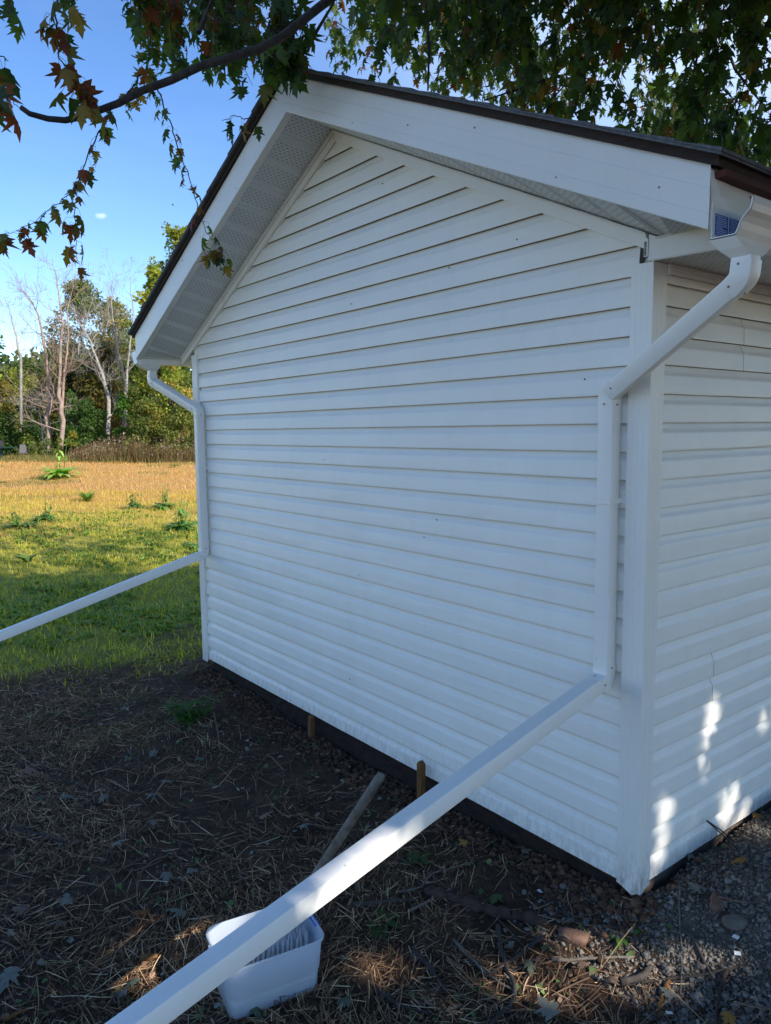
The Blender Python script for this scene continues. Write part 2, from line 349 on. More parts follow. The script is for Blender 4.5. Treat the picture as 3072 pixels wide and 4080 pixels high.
# one course of dutch-lap siding: (height fraction, depth behind the lip)
PROF = [(0.0, 0.0165), (0.0, 0.0), (0.025, -0.0008), (0.10, 0.0), (0.60, 0.0012), (0.655, 0.0024), (0.70, 0.0056), (0.76, 0.0098), (0.84, 0.0132), (0.965, 0.0160), (1.02, 0.0168)]
def siding(name, xl, xr, zmax, plane, skip=None, seed=1):
    mb = MB(); rr = random.Random(seed); n = int(math.ceil(zmax/H))
    for k in range(n):
        z0 = k*H; jit = rr.uniform(-0.0008, 0.0008)
        rows = []
        for f, d in PROF:
            z = z0+f*H
            if k == 0 and f == 0.0: z = z0+0.012
            zc = min(z, zmax); a, b = xl(zc), xr(zc)
            if b <= a: b = a+1e-4
            nseg = 14
            row = []
            for i in range(nseg+1):
                s = a+(b-a)*i/nseg
                wv = 0.0007*math.sin(s*1.9+k*1.3+seed)+0.0006*math.sin(s*4.3+k*2.1)
                row.append((s, d+jit+wv, zc))
            rows.append(row)
        for i in range(len(rows)-1):
            for j in range(len(rows[0])-1):
                q = [rows[i][j], rows[i][j+1], rows[i+1][j+1], rows[i+1][j]]
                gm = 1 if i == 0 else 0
                if plane == 'y': vs = [(p[0], p[1], p[2]) for p in q]
                else: vs = [(-p[1], p[0], p[2]) for p in q]
                mb.quad(*vs, m=gm)
    o = mb.build(name, [M['vinyl'], M['lap_shade']], shed)
    o.data.polygons.foreach_set('use_smooth', [True]*len(o.data.polygons)); o.data.set_sharp_from_angle(angle=R(38))
    w_ = o.modifiers.new('weld', 'WELD'); w_.merge_threshold = 0.0003
    return o
def wx(z):  # half-run of the gable at height z
    return max(0.0, (3.675+0.01-z)/0.484)
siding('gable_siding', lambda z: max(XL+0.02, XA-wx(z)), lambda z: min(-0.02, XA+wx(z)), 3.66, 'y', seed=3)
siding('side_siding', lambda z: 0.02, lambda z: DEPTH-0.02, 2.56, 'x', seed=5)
# plain far walls (never seen face-on) close the box
MB().box(XL-0.001, XL+0.010, 0.03, DEPTH, 0.0, 2.56).build('far_wall', M['vinyl'], shed)
b = MB(); b.add([(XL, DEPTH, 0), (0, DEPTH, 0), (0, DEPTH, 2.64), (XA, DEPTH, 3.66), (XL, DEPTH, 2.64)], [(0, 1, 2, 3, 4)]); b.build('back_wall', M['vinyl'], shed)
# corner posts: L of two flat faces with small return lips
def post(x, sx, y0, zlo, torn, name='corner_post'):
    P = 0.010; Wd = 0.0886
    mb = MB(); xo = x+sx*P                    # outer x
    xi = x-sx*Wd
    def tear(k): return zlo-(0.0 if not torn else [0.0, 0.012, -0.006, 0.02][k])
    ztop = 2.555
    # front face (-Y), broken into strips so the ragged bottom shows
    xs = np.linspace(xi, xo, 5); zb = [0.0, -0.006, -0.016, -0.026, -0.008] if torn else [-0.02]*5
    yo = -0.012
    for i in range(4):
        a, c = xs[i], xs[i+1]
        mb.hexa([(a, yo, zb[i]), (c, yo, zb[i+1]), (c, yo+0.002, zb[i+1]), (a, yo+0.002, zb[i]), (a, yo, ztop), (c, yo, ztop), (c, yo+0.002, ztop), (a, yo+0.002, ztop)])
    ys = np.linspace(yo+0.002, 0.082, 4); zb2 = [-0.008, -0.030, -0.010, -0.004] if torn else [-0.02]*4
    for i in range(3):
        a, c = ys[i], ys[i+1]
        mb.hexa([(xo-sx*0.002, a, zb2[i]), (xo, a, zb2[i]), (xo, c, zb2[i+1]), (xo-sx*0.002, c, zb2[i+1]), (xo-sx*0.002, a, ztop), (xo, a, ztop), (xo, c, ztop), (xo-sx*0.002, c, ztop)])
    # lips that turn back to the siding
    a, c = sorted((xi, xi+sx*0.002)); mb.box(a, c, yo+0.002, 0.012, 0.0, ztop)
    a, c = sorted((xo-sx*0.022, xo-sx*0.002)); mb.box(a, c, 0.080, 0.082, 0.0, ztop)
    return mb.build(name, M['trim'], shed, bevel=0.0012)
post(0.0, 1, 0, 0, True); post(XL, -1, 0, 0, False)
# rim joist and skirt under the siding
mb = MB(); nx_ = 60; rr = random.Random(4)
top = [(XL+0.1+(0-XL-0.15)*i/nx_) for i in range(nx_+1)]
pts = []
for i in range(nx_):
    a, c = top[i], top[i+1]; y = 0.030
    pts.append((a, c))
rows = [[(x, 0.030+rr.uniform(-0.006, 0.008), 0.02-0.30*j/6+(rr.uniform(-.01, .01) if j else 0)) for x in top] for j in range(7)]
for j in range(6):
    for i in range(nx_): mb.quad(rows[j+1][i], rows[j+1][i+1], rows[j][i+1], rows[j][i])
mb.build('rim_joist', M['sill'], shed)
mb = MB(); mb.box(-0.05, -0.022, 0.03, DEPTH-0.1, -0.16, 0.02); mb.box(-0.05, -0.014, 0.42, 0.80, -0.15, 0.015); mb.box(-0.05, -0.016, 1.0, 2.6, -0.15, 0.012)
mb.build('skirt_board', M['skirt'], shed, bevel=0.004)
# gable frieze (J-trim) under the rake soffit, both slopes
def frieze(sgn, xe):
    mb = MB(); n = 1
    def P(x, y, dz): return (x, y, zw(x)+dz)
    x0, x1 = XA, xe
    h = 0.062
    for (ya, yb, za, zb) in ((-0.014, 0.012, -h, -0.006), (-0.024, -0.0145, -0.018, -0.007), (-0.030, 0.010, -0.006, -0.001)):
        a = [P(x0, ya, za), P(x1, ya, za), P(x1, yb, za), P(x0, yb, za), P(x0, ya, zb), P(x1, ya, zb), P(x1, yb, zb), P(x0, yb, zb)]
        if sgn < 0: a = [a[1], a[0], a[3], a[2], a[5], a[4], a[7], a[6]]
        mb.hexa(a)
    mb.build('frieze_trim', M['trim'], shed, bevel=0.001)
frieze(1, -0.02); frieze(-1, XL-0.195)
# rake soffit, perforated, with a folded seam between panels
def rake_soffit(sgn):
    xe = XR_ if sgn > 0 else XL_
    V, F, UV = [], [], []
    L = abs(xe-XA)*1.10; n = int(L/0.2)+1
    ts = []
    for k in range(n+1):
        for f, d in ((0.0, 0), (0.72, 0), (0.755, 0.007), (0.79, 0), (0.85, 0), (0.885, 0.007), (0.92, 0)):
            t = (k+f)*0.20
            if t <= L: ts.append((t, d))
    ts.append((L, 0))
    for t, d in ts:
        x = XA+sgn*t/1.10
        for j, (y, z) in enumerate(((YF+0.040, zf(x)+0.004), (0.004, zws(x)))):
            V.append((x, y, z+d)); UV.append((y, t))
    m = len(ts)
    for i in range(m-1):
        q = (2*i, 2*i+1, 2*i+3, 2*i+2); F.append(q if sgn < 0 else q[::-1])
    me = bpy.data.meshes.new('rake_soffit'); me.from_pydata(V, [], F); uv = me.uv_layers.new(name='UVMap')
    for li, lp in enumerate(me.loops): uv.data[li].uv = UV[lp.vertex_index]
    link('rake_soffit', me, M['soffit'], shed)
rake_soffit(1); rake_soffit(-1)
# rake fascia boards wrapped in aluminium, with two faint folded ribs
def rake_fascia(sgn):
    xe = XR_ if sgn > 0 else XL_
    x0 = XA+sgn*(0.0)
    strips = [(0.0, 0.0), (0.003, -0.0015), (0.048, -0.0010), (0.050, 0.0008), (0.125, 0.0), (0.127, 0.0016), (0.188, 0.0010), (0.195, 0.002)]
    mb = MB(); n = 24; rr = random.Random(5 if sgn > 0 else 6)
    xs = [x0+(xe-x0)*i/n for i in range(n+1)]
    wob = [rr.uniform(-0.0012, 0.0012) for _ in xs]
    for i in range(n):
        a, c = xs[i], xs[i+1]
        for j in range(len(strips)-1):
            (h0, d0), (h1, d1) = strips[j], strips[j+1]
            q = [(a, YF+d0+wob[i], zf(a)+h0), (c, YF+d0+wob[i+1], zf(c)+h0), (c, YF+d1+wob[i+1], zf(c)+h1), (a, YF+d1+wob[i], zf(a)+h1)]
            mb.quad(*(q if sgn > 0 else q[::-1]))
        q = [(a, YF+wob[i], zf(a)), (a, YF+0.042, zf(a)), (c, YF+0.042, zf(c)), (c, YF+wob[i+1], zf(c))]; mb.quad(*(q if sgn > 0 else q[::-1]))
        q = [(a, YF+0.042, zf(a)), (a, YF+0.042, zf(a)+0.19), (c, YF+0.042, zf(c)+0.19), (c, YF+0.042, zf(c))]; mb.quad(*(q if sgn > 0 else q[::-1]))
    o = mb.build('rake_fascia', M['alu'], shed)
    for k in range(5 if sgn > 0 else 3):
        x = x0+(xe-x0)*(0.25+0.17*k); MB().disc((x, YF-0.0005, zf(x)+0.035+0.11*((k*7) % 3)/2), (0, -1, 0), 0.0032, 0.003, 8).build('fascia_nail', M['screw'], o)
rake_fascia(1); rake_fascia(-1)
# eave fascias and horizontal eave soffits
for sgn, xf, xwall in ((1, XR_, 0.0), (-1, XL_, XL)):
    mb = MB(); a, c = sorted((xf, xf-sgn*0.03)); mb.box(a, c, YF+0.003, DEPTH+0.3, 2.553, 2.722)
    if sgn > 0:     # crumpled corner wrap
        mb.add([(xf+0.0015, YF-0.003, 2.53), (xf+0.006, YF+0.06, 2.60), (xf+0.003, YF+0.13, 2.615), (xf+0.0015, YF+0.12, 2.70), (xf+0.0015, YF-0.002, 2.725), (xf+0.009, YF+0.05, 2.655), (xf+0.004, YF+0.004, 2.62)],
               [(0, 1, 6), (1, 5, 6), (1, 2, 5), (2, 3, 5), (3, 4, 5), (4, 6, 5)])
        mb.add([(xf+0.002, YF+0.02, 2.672), (xf+0.006, YF+0.09, 2.640), (xf+0.010, YF+0.088, 2.646), (xf+0.006, YF+0.018, 2.679)], [(0, 1, 2, 3)])
    mb.build('eave_fascia', M['alu'], shed)
    xs_ = sorted((xwall-sgn*0.03, xf-sgn*0.028))
    V = [(xs_[0], -0.014 if sgn > 0 else 0.004, 2.557), (xs_[1], -0.014 if sgn > 0 else 0.004, 2.554 if sgn > 0 else 2.557), (xs_[1], DEPTH, 2.554 if sgn > 0 else 2.557), (xs_[0], DEPTH, 2.557)]
    me = bpy.data.meshes.new('eave_soffit'); me.from_pydata(V, [], [(0, 3, 2, 1)]); uv = me.uv_layers.new(name='UVMap')
    for li, lp in enumerate(me.loops): v = V[lp.vertex_index]; uv.data[li].uv = (v[0], v[1])
    link('eave_soffit', me, M['soffit'], shed)
    # box end (return) closing the eave at the gable
    def rs(x): return zw(x)
    mb = MB(); xo = xf-sgn*0.034; xi = xwall+(-0.012 if sgn > 0 else 0.012)
    q = [(xi, -0.016, 2.562), (xo, -0.016, 2.515), (xo, -0.016, 2.519), (xi, -0.016, zw(xi)-0.004)]
    xm = xwall+sgn*0.20
    if sgn > 0:
        q = [(xi, -0.016, 2.560), (xo, -0.016, 2.548), (xo, -0.016, 2.632), (xwall+sgn*0.04, -0.016, 2.634), (xi, -0.016, zw(xi)-0.003)]
        mb.add(q, [(0, 1, 2, 3, 4)])
        mb.tube([(xi, -0.020, 2.558), (xo, -0.020, 2.546)], 0.0045, 6); mb.tube([(xi+sgn*0.03, -0.018, 2.637), (xo, -0.018, 2.635)], 0.004, 6)
    else:
        q = [(xi, -0.008, 2.598), (xwall-0.135, -0.008, 2.576), (xwall-0.135, -0.008, zw(xwall-0.135)), (xi, -0.008, zw(xi)-0.003)]
        mb.add(q, [(3, 2, 1, 0)])
    mb.build('eave_return', M['alu'], shed)
# frieze under the eave on the side wall
mb = MB(); mb.box(0.003, 0.018, 0.084, DEPTH, 2.515, 2.556); mb.box(0.018, 0.030, 0.084, DEPTH, 2.530, 2.5355); mb.box(0.004, 0.011, 0.084, DEPTH, 2.482, 2.514); mb.build('eave_frieze', M['trim'], shed, bevel=0.0015)
# product sticker with a bar code on the return
mb = MB(); mb.box(-0.030, -0.013, -0.019, -0.0165, 2.575, 2.640); st = mb.build('barcode_sticker', M['paper'], shed, label='small white sticker with a bar code')
mb = MB(); z = 2.579; rr = random.Random(3)
while z < 2.63:
    t = rr.choice((0.0012, 0.002, 0.003)); mb.box(-0.028, -0.019, -0.0204, -0.0192, z, z+t); z += t+rr.choice((0.0012, 0.002))
mb.build('bar_code', M['black'], st)
# dark torn gap left of the sticker
MB().hexa([(-0.052, -0.0135, 2.556), (-0.034, -0.0135, 2.556), (-0.034, -0.006, 2.556), (-0.052, -0.006, 2.556), (-0.048, -0.0135, 2.635), (-0.031, -0.0135, 2.650), (-0.031, -0.006, 2.650), (-0.048, -0.006, 2.635)]).build('torn_gap', M['seam'], shed)
# panel overlap seams on the side wall and gable
def seam(yc, k0, k1, plane='x', d=0.0012):
    mb = MB(); rr = random.Random(int(abs(yc)*100)+k0)
    for k in range(k0, k1):
        off = rr.uniform(-.006, .006) if k > k0 else 0
        for i in range(1, len(PROF)-1):
            (f0, d0), (f1, d1) = PROF[i], PROF[i+1]
            a, c = yc+off-0.0012, yc+off+0.0012
            if plane == 'x': mb.quad((-d0+d, a, (k+f0)*H), (-d0+d, c, (k+f0)*H), (-d1+d, c, (k+f1)*H), (-d1+d, a, (k+f1)*H))
            else: mb.quad((a, d0-d, (k+f0)*H), (c, d0-d, (k+f0)*H), (c, d1-d, (k+f1)*H), (a, d1-d, (k+f1)*H))
    mb.build('panel_seam', M['seam'], shed)
def ks(z): return int(z/H)
p_ = onplane(2840, 2700, 0, 0.0); seam(p_[1], ks(p_[2]), ks(p_[2])+2)
p_ = onplane(2968, 1300, 0, 0.0); seam(p_[1], ks(p_[2])-1, ks(p_[2])+1)
# little scars and spiders in the siding
mb = MB()
for x, y in ((1290, 1830), (1430, 2290), (2060, 953), (1690, 2140), (1790, 1066), (1525, 730), (1740, 2070), (2330, 1510), (1395, 2705), (1400, 1210)):
    q = onplane(x, y, 1, 0.0); MB().box(q[0]-0.0025, q[0]+0.0015, -0.003, 0.002, q[2]-0.004, q[2]+0.002).build('siding_blemish', M['seam'], shed)

# roof
roofm = MB()
def slab(mb, sgn, x_in, x_out, y0, y1, h0, h1, m=0):
    def Z(x, h): return zf(x)+h
    q = [(x_in, y0, Z(x_in, h0)), (x_out, y0, Z(x_out, h0)), (x_out, y1, Z(x_out, h0)), (x_in, y1, Z(x_in, h0)), (x_in, y0, Z(x_in, h1)), (x_out, y0, Z(x_out, h1)), (x_out, y1, Z(x_out, h1)), (x_in, y1, Z(x_in, h1))]
    if sgn < 0: q = [q[1], q[0], q[3], q[2], q[5], q[4], q[7], q[6]]
    mb.hexa(q, m)
for sgn, xe in ((1, XR_), (-1, XL_)): slab(roofm, sgn, XA, xe+sgn*0.035, YF-0.014, DEPTH+0.3, 0.196, 0.226)
roof = roofm.build('roof', M['deck'], shed)
mb = MB()
for sgn, xe in ((1, XR_), (-1, XL_)):
    slab(mb, sgn, XA, xe+sgn*0.055, YF-0.040, DEPTH+0.33, 0.227, 0.236)
    n = 16 # overlapping courses of shingles
    for k in range(n):
        t0 = XA+(xe+sgn*0.055-XA)*k/n; t1 = XA+(xe+sgn*0.055-XA)*(k+1)/n
        a = t0; c = t1+sgn*0.004
        q = [(a, YF-0.042-0.002*(k % 2), zf(a)+0.2365), (c, YF-0.042-0.002*(k % 2), zf(c)+0.2365), (c, DEPTH+0.33, zf(c)+0.2365), (a, DEPTH+0.33, zf(a)+0.2365),
             (a, YF-0.042-0.002*(k % 2), zf(a)+0.240), (c, YF-0.042-0.002*(k % 2), zf(c)+0.248), (c, DEPTH+0.33, zf(c)+0.248), (a, DEPTH+0.33, zf(a)+0.240)]
        if sgn < 0: q = [q[1], q[0], q[3], q[2], q[5], q[4], q[7], q[6]]
        mb.hexa(q)
mb.build('shingles', M['shingle'], roof)
mb = MB(); z = zf(XR_)+0.196
mb.box(XR_+0.001, XR_+0.040, YF+0.02, DEPTH+0.3, z-0.040, z-0.019); mb.build('eave_board', M['redwood'], roof)

# gutters: K-style channel, open at the near end on the right, capped on the left
def gprof(o=0.0): return [(0.0+o, 0.107), (0.0+o, 0.0+o), (0.080-o, 0.0+o), (0.088-o, 0.018), (0.094-o, 0.036), (0.108-o, 0.054), (0.122-o, 0.066), (0.128-o, 0.082), (0.128-o, 0.100), (0.118, 0.100), (0.118, 0.096)]
def gutter(sgn, xf, zb, y0, y1, name='gutter'):
    mb = MB(); out = gprof(); inn = gprof(0.003)
    def ring(pr, y): return [(xf+sgn*(0.003+a), y, zb+h) for a, h in pr]
    for pr, flip in ((out, False), (inn, True)):
        r0, r1 = ring(pr, y0), ring(pr, y1)
        for i in range(len(pr)-1):
            q = [r0[i], r0[i+1], r1[i+1], r1[i]]
            if (sgn < 0) != flip: q = q[::-1]
            mb.quad(*q)
    r0, r1 = ring(out, y0), ring(inn, y0)
    for i in range(len(out)-1): mb.quad(r0[i], r1[i], r1[i+1], r0[i+1])
    if sgn < 0:
        mb.add([(xf+sgn*(0.003+a), y0-0.002, zb+h) for a, h in out[:9]], [tuple(range(9))])
        mb.add([(xf+sgn*(0.003+a)*1.0, y0-0.006, zb+h) for a, h in out[2:9]]+[(xf+sgn*(0.003+a)*1.0, y0, zb+h) for a, h in out[2:9]], [(i, i+1, i+8, i+7) for i in range(6)])
    return mb.build(name, M['pipe'], shed)
ZG = 2.510
gut_r = gutter(1, XR_, ZG, YF+0.010, DEPTH+0.3); gut_r['label'] = 'open ended gutter with blue label inside'
gut_l = gutter(-1, XL_, ZG-0.005, YF+0.010, DEPTH+0.3)
# outlet funnels
def outlet(sgn, xf, zb, y0, y1, ys, par, xs=None, zs=2.446):
    """box hugging the gutter's underside that narrows to a spout"""
    xs = xf+sgn*0.080 if xs is None else xs; hw = 0.030
    mb = MB(); g = 0.004
    prof = [(-g+0.002, 0.070), (-g+0.002, -g), (0.083, -g), (0.093, 0.014), (0.100, 0.034), (0.112, 0.050), (0.127, 0.062), (0.133, 0.080), (0.133, 0.1015), (0.127, 0.1015)]
    def ring(y): return [(xf+sgn*(0.003+a), y, zb+h) for a, h in prof]
    r0, r1 = ring(y0), ring(y1)
    for i in range(len(prof)-1):
        if i == 1: continue
        q = [r0[i], r0[i+1], r1[i+1], r1[i]]; mb.quad(*(q if sgn > 0 else q[::-1]))
    # funnel
    T = [(xf+sgn*(0.003-g), y0, zb-g), (xf+sgn*0.086, y0, zb-g), (xf+sgn*0.086, y1, zb-g), (xf+sgn*(0.003-g), y1, zb-g)]
    ym = ys
    B = [(xs-sgn*hw, ym-hw, zs), (xs+sgn*hw, ym-hw, zs), (xs+sgn*hw, ym+hw, zs), (xs-sgn*hw, ym+hw, zs)]
    Mm = [tuple(np.array(t)*0.55+np.array(bb)*0.45) for t, bb in zip(T, B)]
    Mm = [(x, y, z-0.006) for x, y, z in Mm]
    for A_, C_ in ((T, Mm), (Mm, B)):
        for i in range(4):
            k = (i+1) % 4; q = [A_[i], A_[k], C_[k], C_[i]]; mb.quad(*(q if sgn < 0 else q[::-1]))
    Bd = [(x, y, zs-0.035) for x, y, z in B]
    for i in range(4):
        k = (i+1) % 4; q = [B[i], B[k], Bd[k], Bd[i]]; mb.quad(*(q if sgn < 0 else q[::-1]))
    # ribs across the box
    for y in (y0+0.035, y1-0.04):
        a, c = sorted((xf+sgn*(0.003-g-0.002), xf+sgn*0.003)); mb.box(a, c, y, y+0.004, zb-0.002, zb+0.066)
    mb.build('gutter_outlet', M['pipe'], par, auto=30)
    return xs, ym
xs_r, ys_r = outlet(1, XR_, ZG, YF+0.008, YF+0.24, -0.255, gut_r, xs=0.487)
xs_l, ys_l = outlet(-1, XL_, ZG-0.005, YF+0.012, YF+0.22, -0.175, gut_l, xs=-4.70, zs=2.452)
# blue instruction label on the inside back wall of the open gutter
mb = MB(); x = XR_+0.0068; mb.box(x, x+0.0006, YF+0.012, YF+0.22, ZG+0.012, ZG+0.088); lab = mb.build('gutter_label', M['paper'], gut_r, label='white label with two blue panels of small white print')
mb = MB()
for a, c in ((0.026, 0.105), (0.112, 0.21)): mb.box(x+0.0007, x+0.0011, YF+a, YF+c, ZG+0.014, ZG+0.080)
mb.build('blue_panel', M['blue'], lab)
mb = MB(); rr = random.Random(12)
for a, c in ((0.026, 0.105), (0.112, 0.21)):
    for k in range(11):
        z = ZG+0.074-k*0.0056; y = YF+a+0.004+(0 if k in (0, 4, 7) else 0.005); yend = YF+c-0.005-(rr.uniform(0.0, 0.03) if k in (3, 6, 10) else rr.uniform(0, .006))
        while y < yend-0.004:
            wd = rr.uniform(0.004, 0.012); mb.box(x+0.0012, x+0.0015, y, min(y+wd, yend), z, z+0.0019); y += wd+0.0018
mb.build('label_print', M['paper'], lab)

# downspouts ------------------------------------------------------------
PW = 0.065
def rrect(w, h, r=0.006, n=3):
    pts = []
    for cx, cy, a0 in ((w/2-r, h/2-r, 0), (-w/2+r, h/2-r, 90), (-w/2+r, -h/2+r, 180), (w/2-r, -h/2+r, 270)):
        for i in range(n+1):
            a = R(a0+90*i/n); pts.append((cx+r*math.cos(a), cy+r*math.sin(a)))
    return pts
def bend_path(P, rad=0.036, n=6):
    """polyline with rounded corners -> list of (point, is straight index)"""
    P = [np.array(p, float) for p in P]; out = [[P[0]]]
    arcs = []
    for i in range(1, len(P)-1):
        a = P[i-1]-P[i]; c = P[i+1]-P[i]; a /= np.linalg.norm(a); c /= np.linalg.norm(c)
        th = math.acos(np.clip(a@c, -1, 1)); tl = rad/math.tan(th/2)
        s = P[i]+a*tl; e = P[i]+c*tl
        bis = a+c; bis /= np.linalg.norm(bis); cen = P[i]+bis*(rad/math.sin(th/2))
        u = (s-cen)/rad; v = (e-cen)/rad; om = math.acos(np.clip(u@v, -1, 1))
        arc = [cen+rad*(math.sin((1-t)*om)*u+math.sin(t*om)*v)/math.sin(om) for t in np.linspace(0, 1, n)]
        out[-1].append(s); arcs.append(arc); out.append([e])
    out[-1].append(P[-1])
    return out, arcs
def sweep(mb, pts, sec, a):
    """a: initial section x axis; returns last axis"""
    pts = [np.array(p, float) for p in pts]; rs = []
    for i, q in enumerate(pts):
        if i == 0: t = pts[1]-pts[0]
        elif i == len(pts)-1: t = pts[-1]-pts[-2]
        else: t = (pts[i+1]-q)/np.linalg.norm(pts[i+1]-q)+(q-pts[i-1])/np.linalg.norm(q-pts[i-1])
        t = t/np.linalg.norm(t); a = a-t*(a@t); a = a/np.linalg.norm(a); b = np.cross(t, a)
        rs.append([q+sx*a+sy*b for sx, sy in sec])
    mb.rings(rs, caps=True); return a
def downspout(P, lab, strap_zs, wall_y):
    root = empty('downspout'); root.parent = shed; root['label'] = lab
    st, ar = bend_path(P)
    a = np.array([1.0, 0, 0]); secP = rrect(PW, PW, 0.0045, 2); secE = rrect(PW+0.004, PW+0.004, 0.005, 2)
    names = ['spout_pipe', 'diagonal_pipe', 'wall_pipe', 'extension_pipe']
    for i, s in enumerate(st):
        mb = MB(); s0, s1 = s; a = sweep(mb, [s0, s0*0.5+s1*0.5, s1], secP, a)
        mb.build(names[i], M['pipe'], root, bevel=0, auto=28)
        if i < len(ar):
            A_ = ar[i]; d0 = (A_[0]-A_[1]); d0 /= np.linalg.norm(d0); d1 = A_[-1]-A_[-2]; d1 /= np.linalg.norm(d1)
            mb = MB(); a = sweep(mb, [A_[0]+d0*0.030]+list(A_)+[A_[-1]+d1*0.028], secE, a)
            mb.build('elbow', M['pipe'], root, auto=28)
            # a screw either end of each elbow on the front face
            t = d1; b_ = np.cross(t, a)
            for cpt in (A_[0]+d0*0.022, A_[-1]+d1*0.016):
                f = np.array([0, -1.0, 0]); f = f-d1*(f@d1)
                MB().disc(cpt+f/np.linalg.norm(f)*(PW/2+0.002), f, 0.004, 0.003, 8).build('screw', M['screw'], root)
                f = np.array([1.0, 0, 0]); f = f-d1*(f@d1)
                MB().disc(cpt+f/np.linalg.norm(f)*(PW/2+0.002), f, 0.004, 0.003, 8).build('screw', M['screw'], root)
    for z in strap_zs:
        x, y = P[2][0], P[2][1]; h = PW/2+0.002; mb = MB()
        for z0, z1, e in ((z-0.010, z+0.010, 0.0), (z-0.011, z-0.008, 0.002), (z+0.008, z+0.011, 0.002)):
            mb.box(x-h-e, x+h+e, y-h-0.002-e, y-h, z0, z1); mb.box(x-h-0.002-e, x-h, y-h, 0.003, z0, z1); mb.box(x+h, x+h+0.002+e, y-h, 0.003, z0, z1)
        mb.box(x+h+0.002, x+h+0.028, -0.003, 0.001, z-0.012, z+0.012)
        o = mb.build('strap', M['pipe'], root)
    return root
YW = -0.045
phi, th = 0.063, 0.191
dR = np.array([math.sin(phi)*math.cos(th), -math.cos(phi)*math.cos(th), -math.sin(th)])
eR = np.array([-0.150, YW, 0.885])
downspout([(xs_r, ys_r, 2.452), (xs_r, ys_r, 2.388), (-0.150, YW, 2.060), eR, eR+dR*3.0], 'right hand downspout, nearest corner, running down across the near end of the gable', [1.632], 0)
phi, th = 0.06, 0.244
dL = np.array([math.sin(phi)*math.cos(th), -math.cos(phi)*math.cos(th), -math.sin(th)])
eL = np.array([-4.068, YW, 0.925])
downspout([(xs_l, ys_l, 2.440), (xs_l, ys_l, 2.365), (-4.068, YW, 2.100), eL, eL+dL*3.0], 'left hand downspout at the far corner of the gable', [1.637], 0)

# ------------------------------------------------------------------ wooden stakes
def stake(px, py, ztop, y, lean, label, w_=0.036):
    q = onplane(px, py, 1, y); x = q[0]; zt = q[2]
    o = empty('wooden_stake', (x, y, -0.26), label=label, cat='stake', group='wooden stakes driven in along the gable')
    h = zt+0.26; mb = MB(); hw = w_/2
    def sq(z, s=1, dx=0, dy=0): return [(-hw*s+dx, -hw*s+dy, z), (hw*s+dx, -hw*s+dy, z), (hw*s+dx, hw*s+dy, z), (-hw*s+dx, hw*s+dy, z)]
    mb.rings([sq(-0.1, 0.4), sq(0.02), sq(h*0.5, 1, lean*0.5, 0), sq(h-0.020, 1, lean, 0)], caps=True)
    mb.add([(-hw+lean, -hw, h-0.020), (hw+lean, -hw, h-0.020), (hw+lean, hw, h-0.020), (-hw+lean, hw, h-0.020), (lean-0.004, -hw+0.002, h), (lean-0.004, hw-0.002, h-0.002)], [(0, 1, 4), (1, 2, 5, 4), (2, 3, 5), (3, 0, 4, 5)])
    s = mb.build('shaft', M['stake'], o, bevel=0.002); return o
stake(1678, 3030, 0.1, -0.050, 0.0, 'taller brown stake standing just behind the long near downspout')
stake(1238, 2848, 0.0, -0.030, 0.004, 'short orange stake tucked under the siding left of the other stake', 0.034)

# ------------------------------------------------------------------ storage tub and scrub broom
TC = np.array([-0.632, -1.403, -0.120]); TA = 1.394
tub = empty('storage_tub', TC, TA, label='clear frosted plastic storage tub on the bare soil beneath the long near downspout', cat='tub')
def rr_ring(lx, ly, r, z, n=6):
    out = []
    for cx, cy, a0 in ((lx/2-r, ly/2-r, 0), (-lx/2+r, ly/2-r, 90), (-lx/2+r, -ly/2+r, 180), (lx/2-r, -ly/2+r, 270)):
        for i in range(n+1):
            a = R(a0+90*i/n); out.append((cx+r*math.cos(a), cy+r*math.sin(a), z))
    return out
lx, ly = 0.385, 0.275
mb = MB(); outer = [rr_ring(lx*k, ly*(k-0.01), r, z) for k, r, z in ((0.84, 0.03, 0.0), (0.87, 0.036, 0.006), (0.882, 0.038, 0.070), (0.918, 0.042, 0.080), (0.955, 0.044, 0.160), (0.962, 0.042, 0.190), (1.0, 0.046, 0.192), (1.012, 0.048, 0.200), (1.0, 0.046, 0.206), (0.985, 0.044, 0.206))]
inner = [rr_ring(lx*k, ly*(k-0.01), r, z) for k, r, z in ((0.955, 0.04, 0.190), (0.94, 0.038, 0.156), (0.875, 0.034, 0.050), (0.83, 0.028, 0.008))]
mb.rings(outer+inner, caps=True); tb = mb.build('tub_body', M['tub'], tub, auto=45)
for sx in (-1, 1):
    mb = MB(); mb.box(sx*lx*0.5-0.008, sx*lx*0.5+0.010, -0.045, 0.045, 0.165, 0.200); mb.box(sx*lx*0.5+sx*0.004-0.004, sx*lx*0.5+sx*0.004+0.006, -0.040, 0.040, 0.130, 0.166)
    mb.build('latch_handle', simple('blue_latch', (0.05, 0.13, 0.45), 0.4, 0.05) if sx > 0 else M['tub'], tub, bevel=0.003)
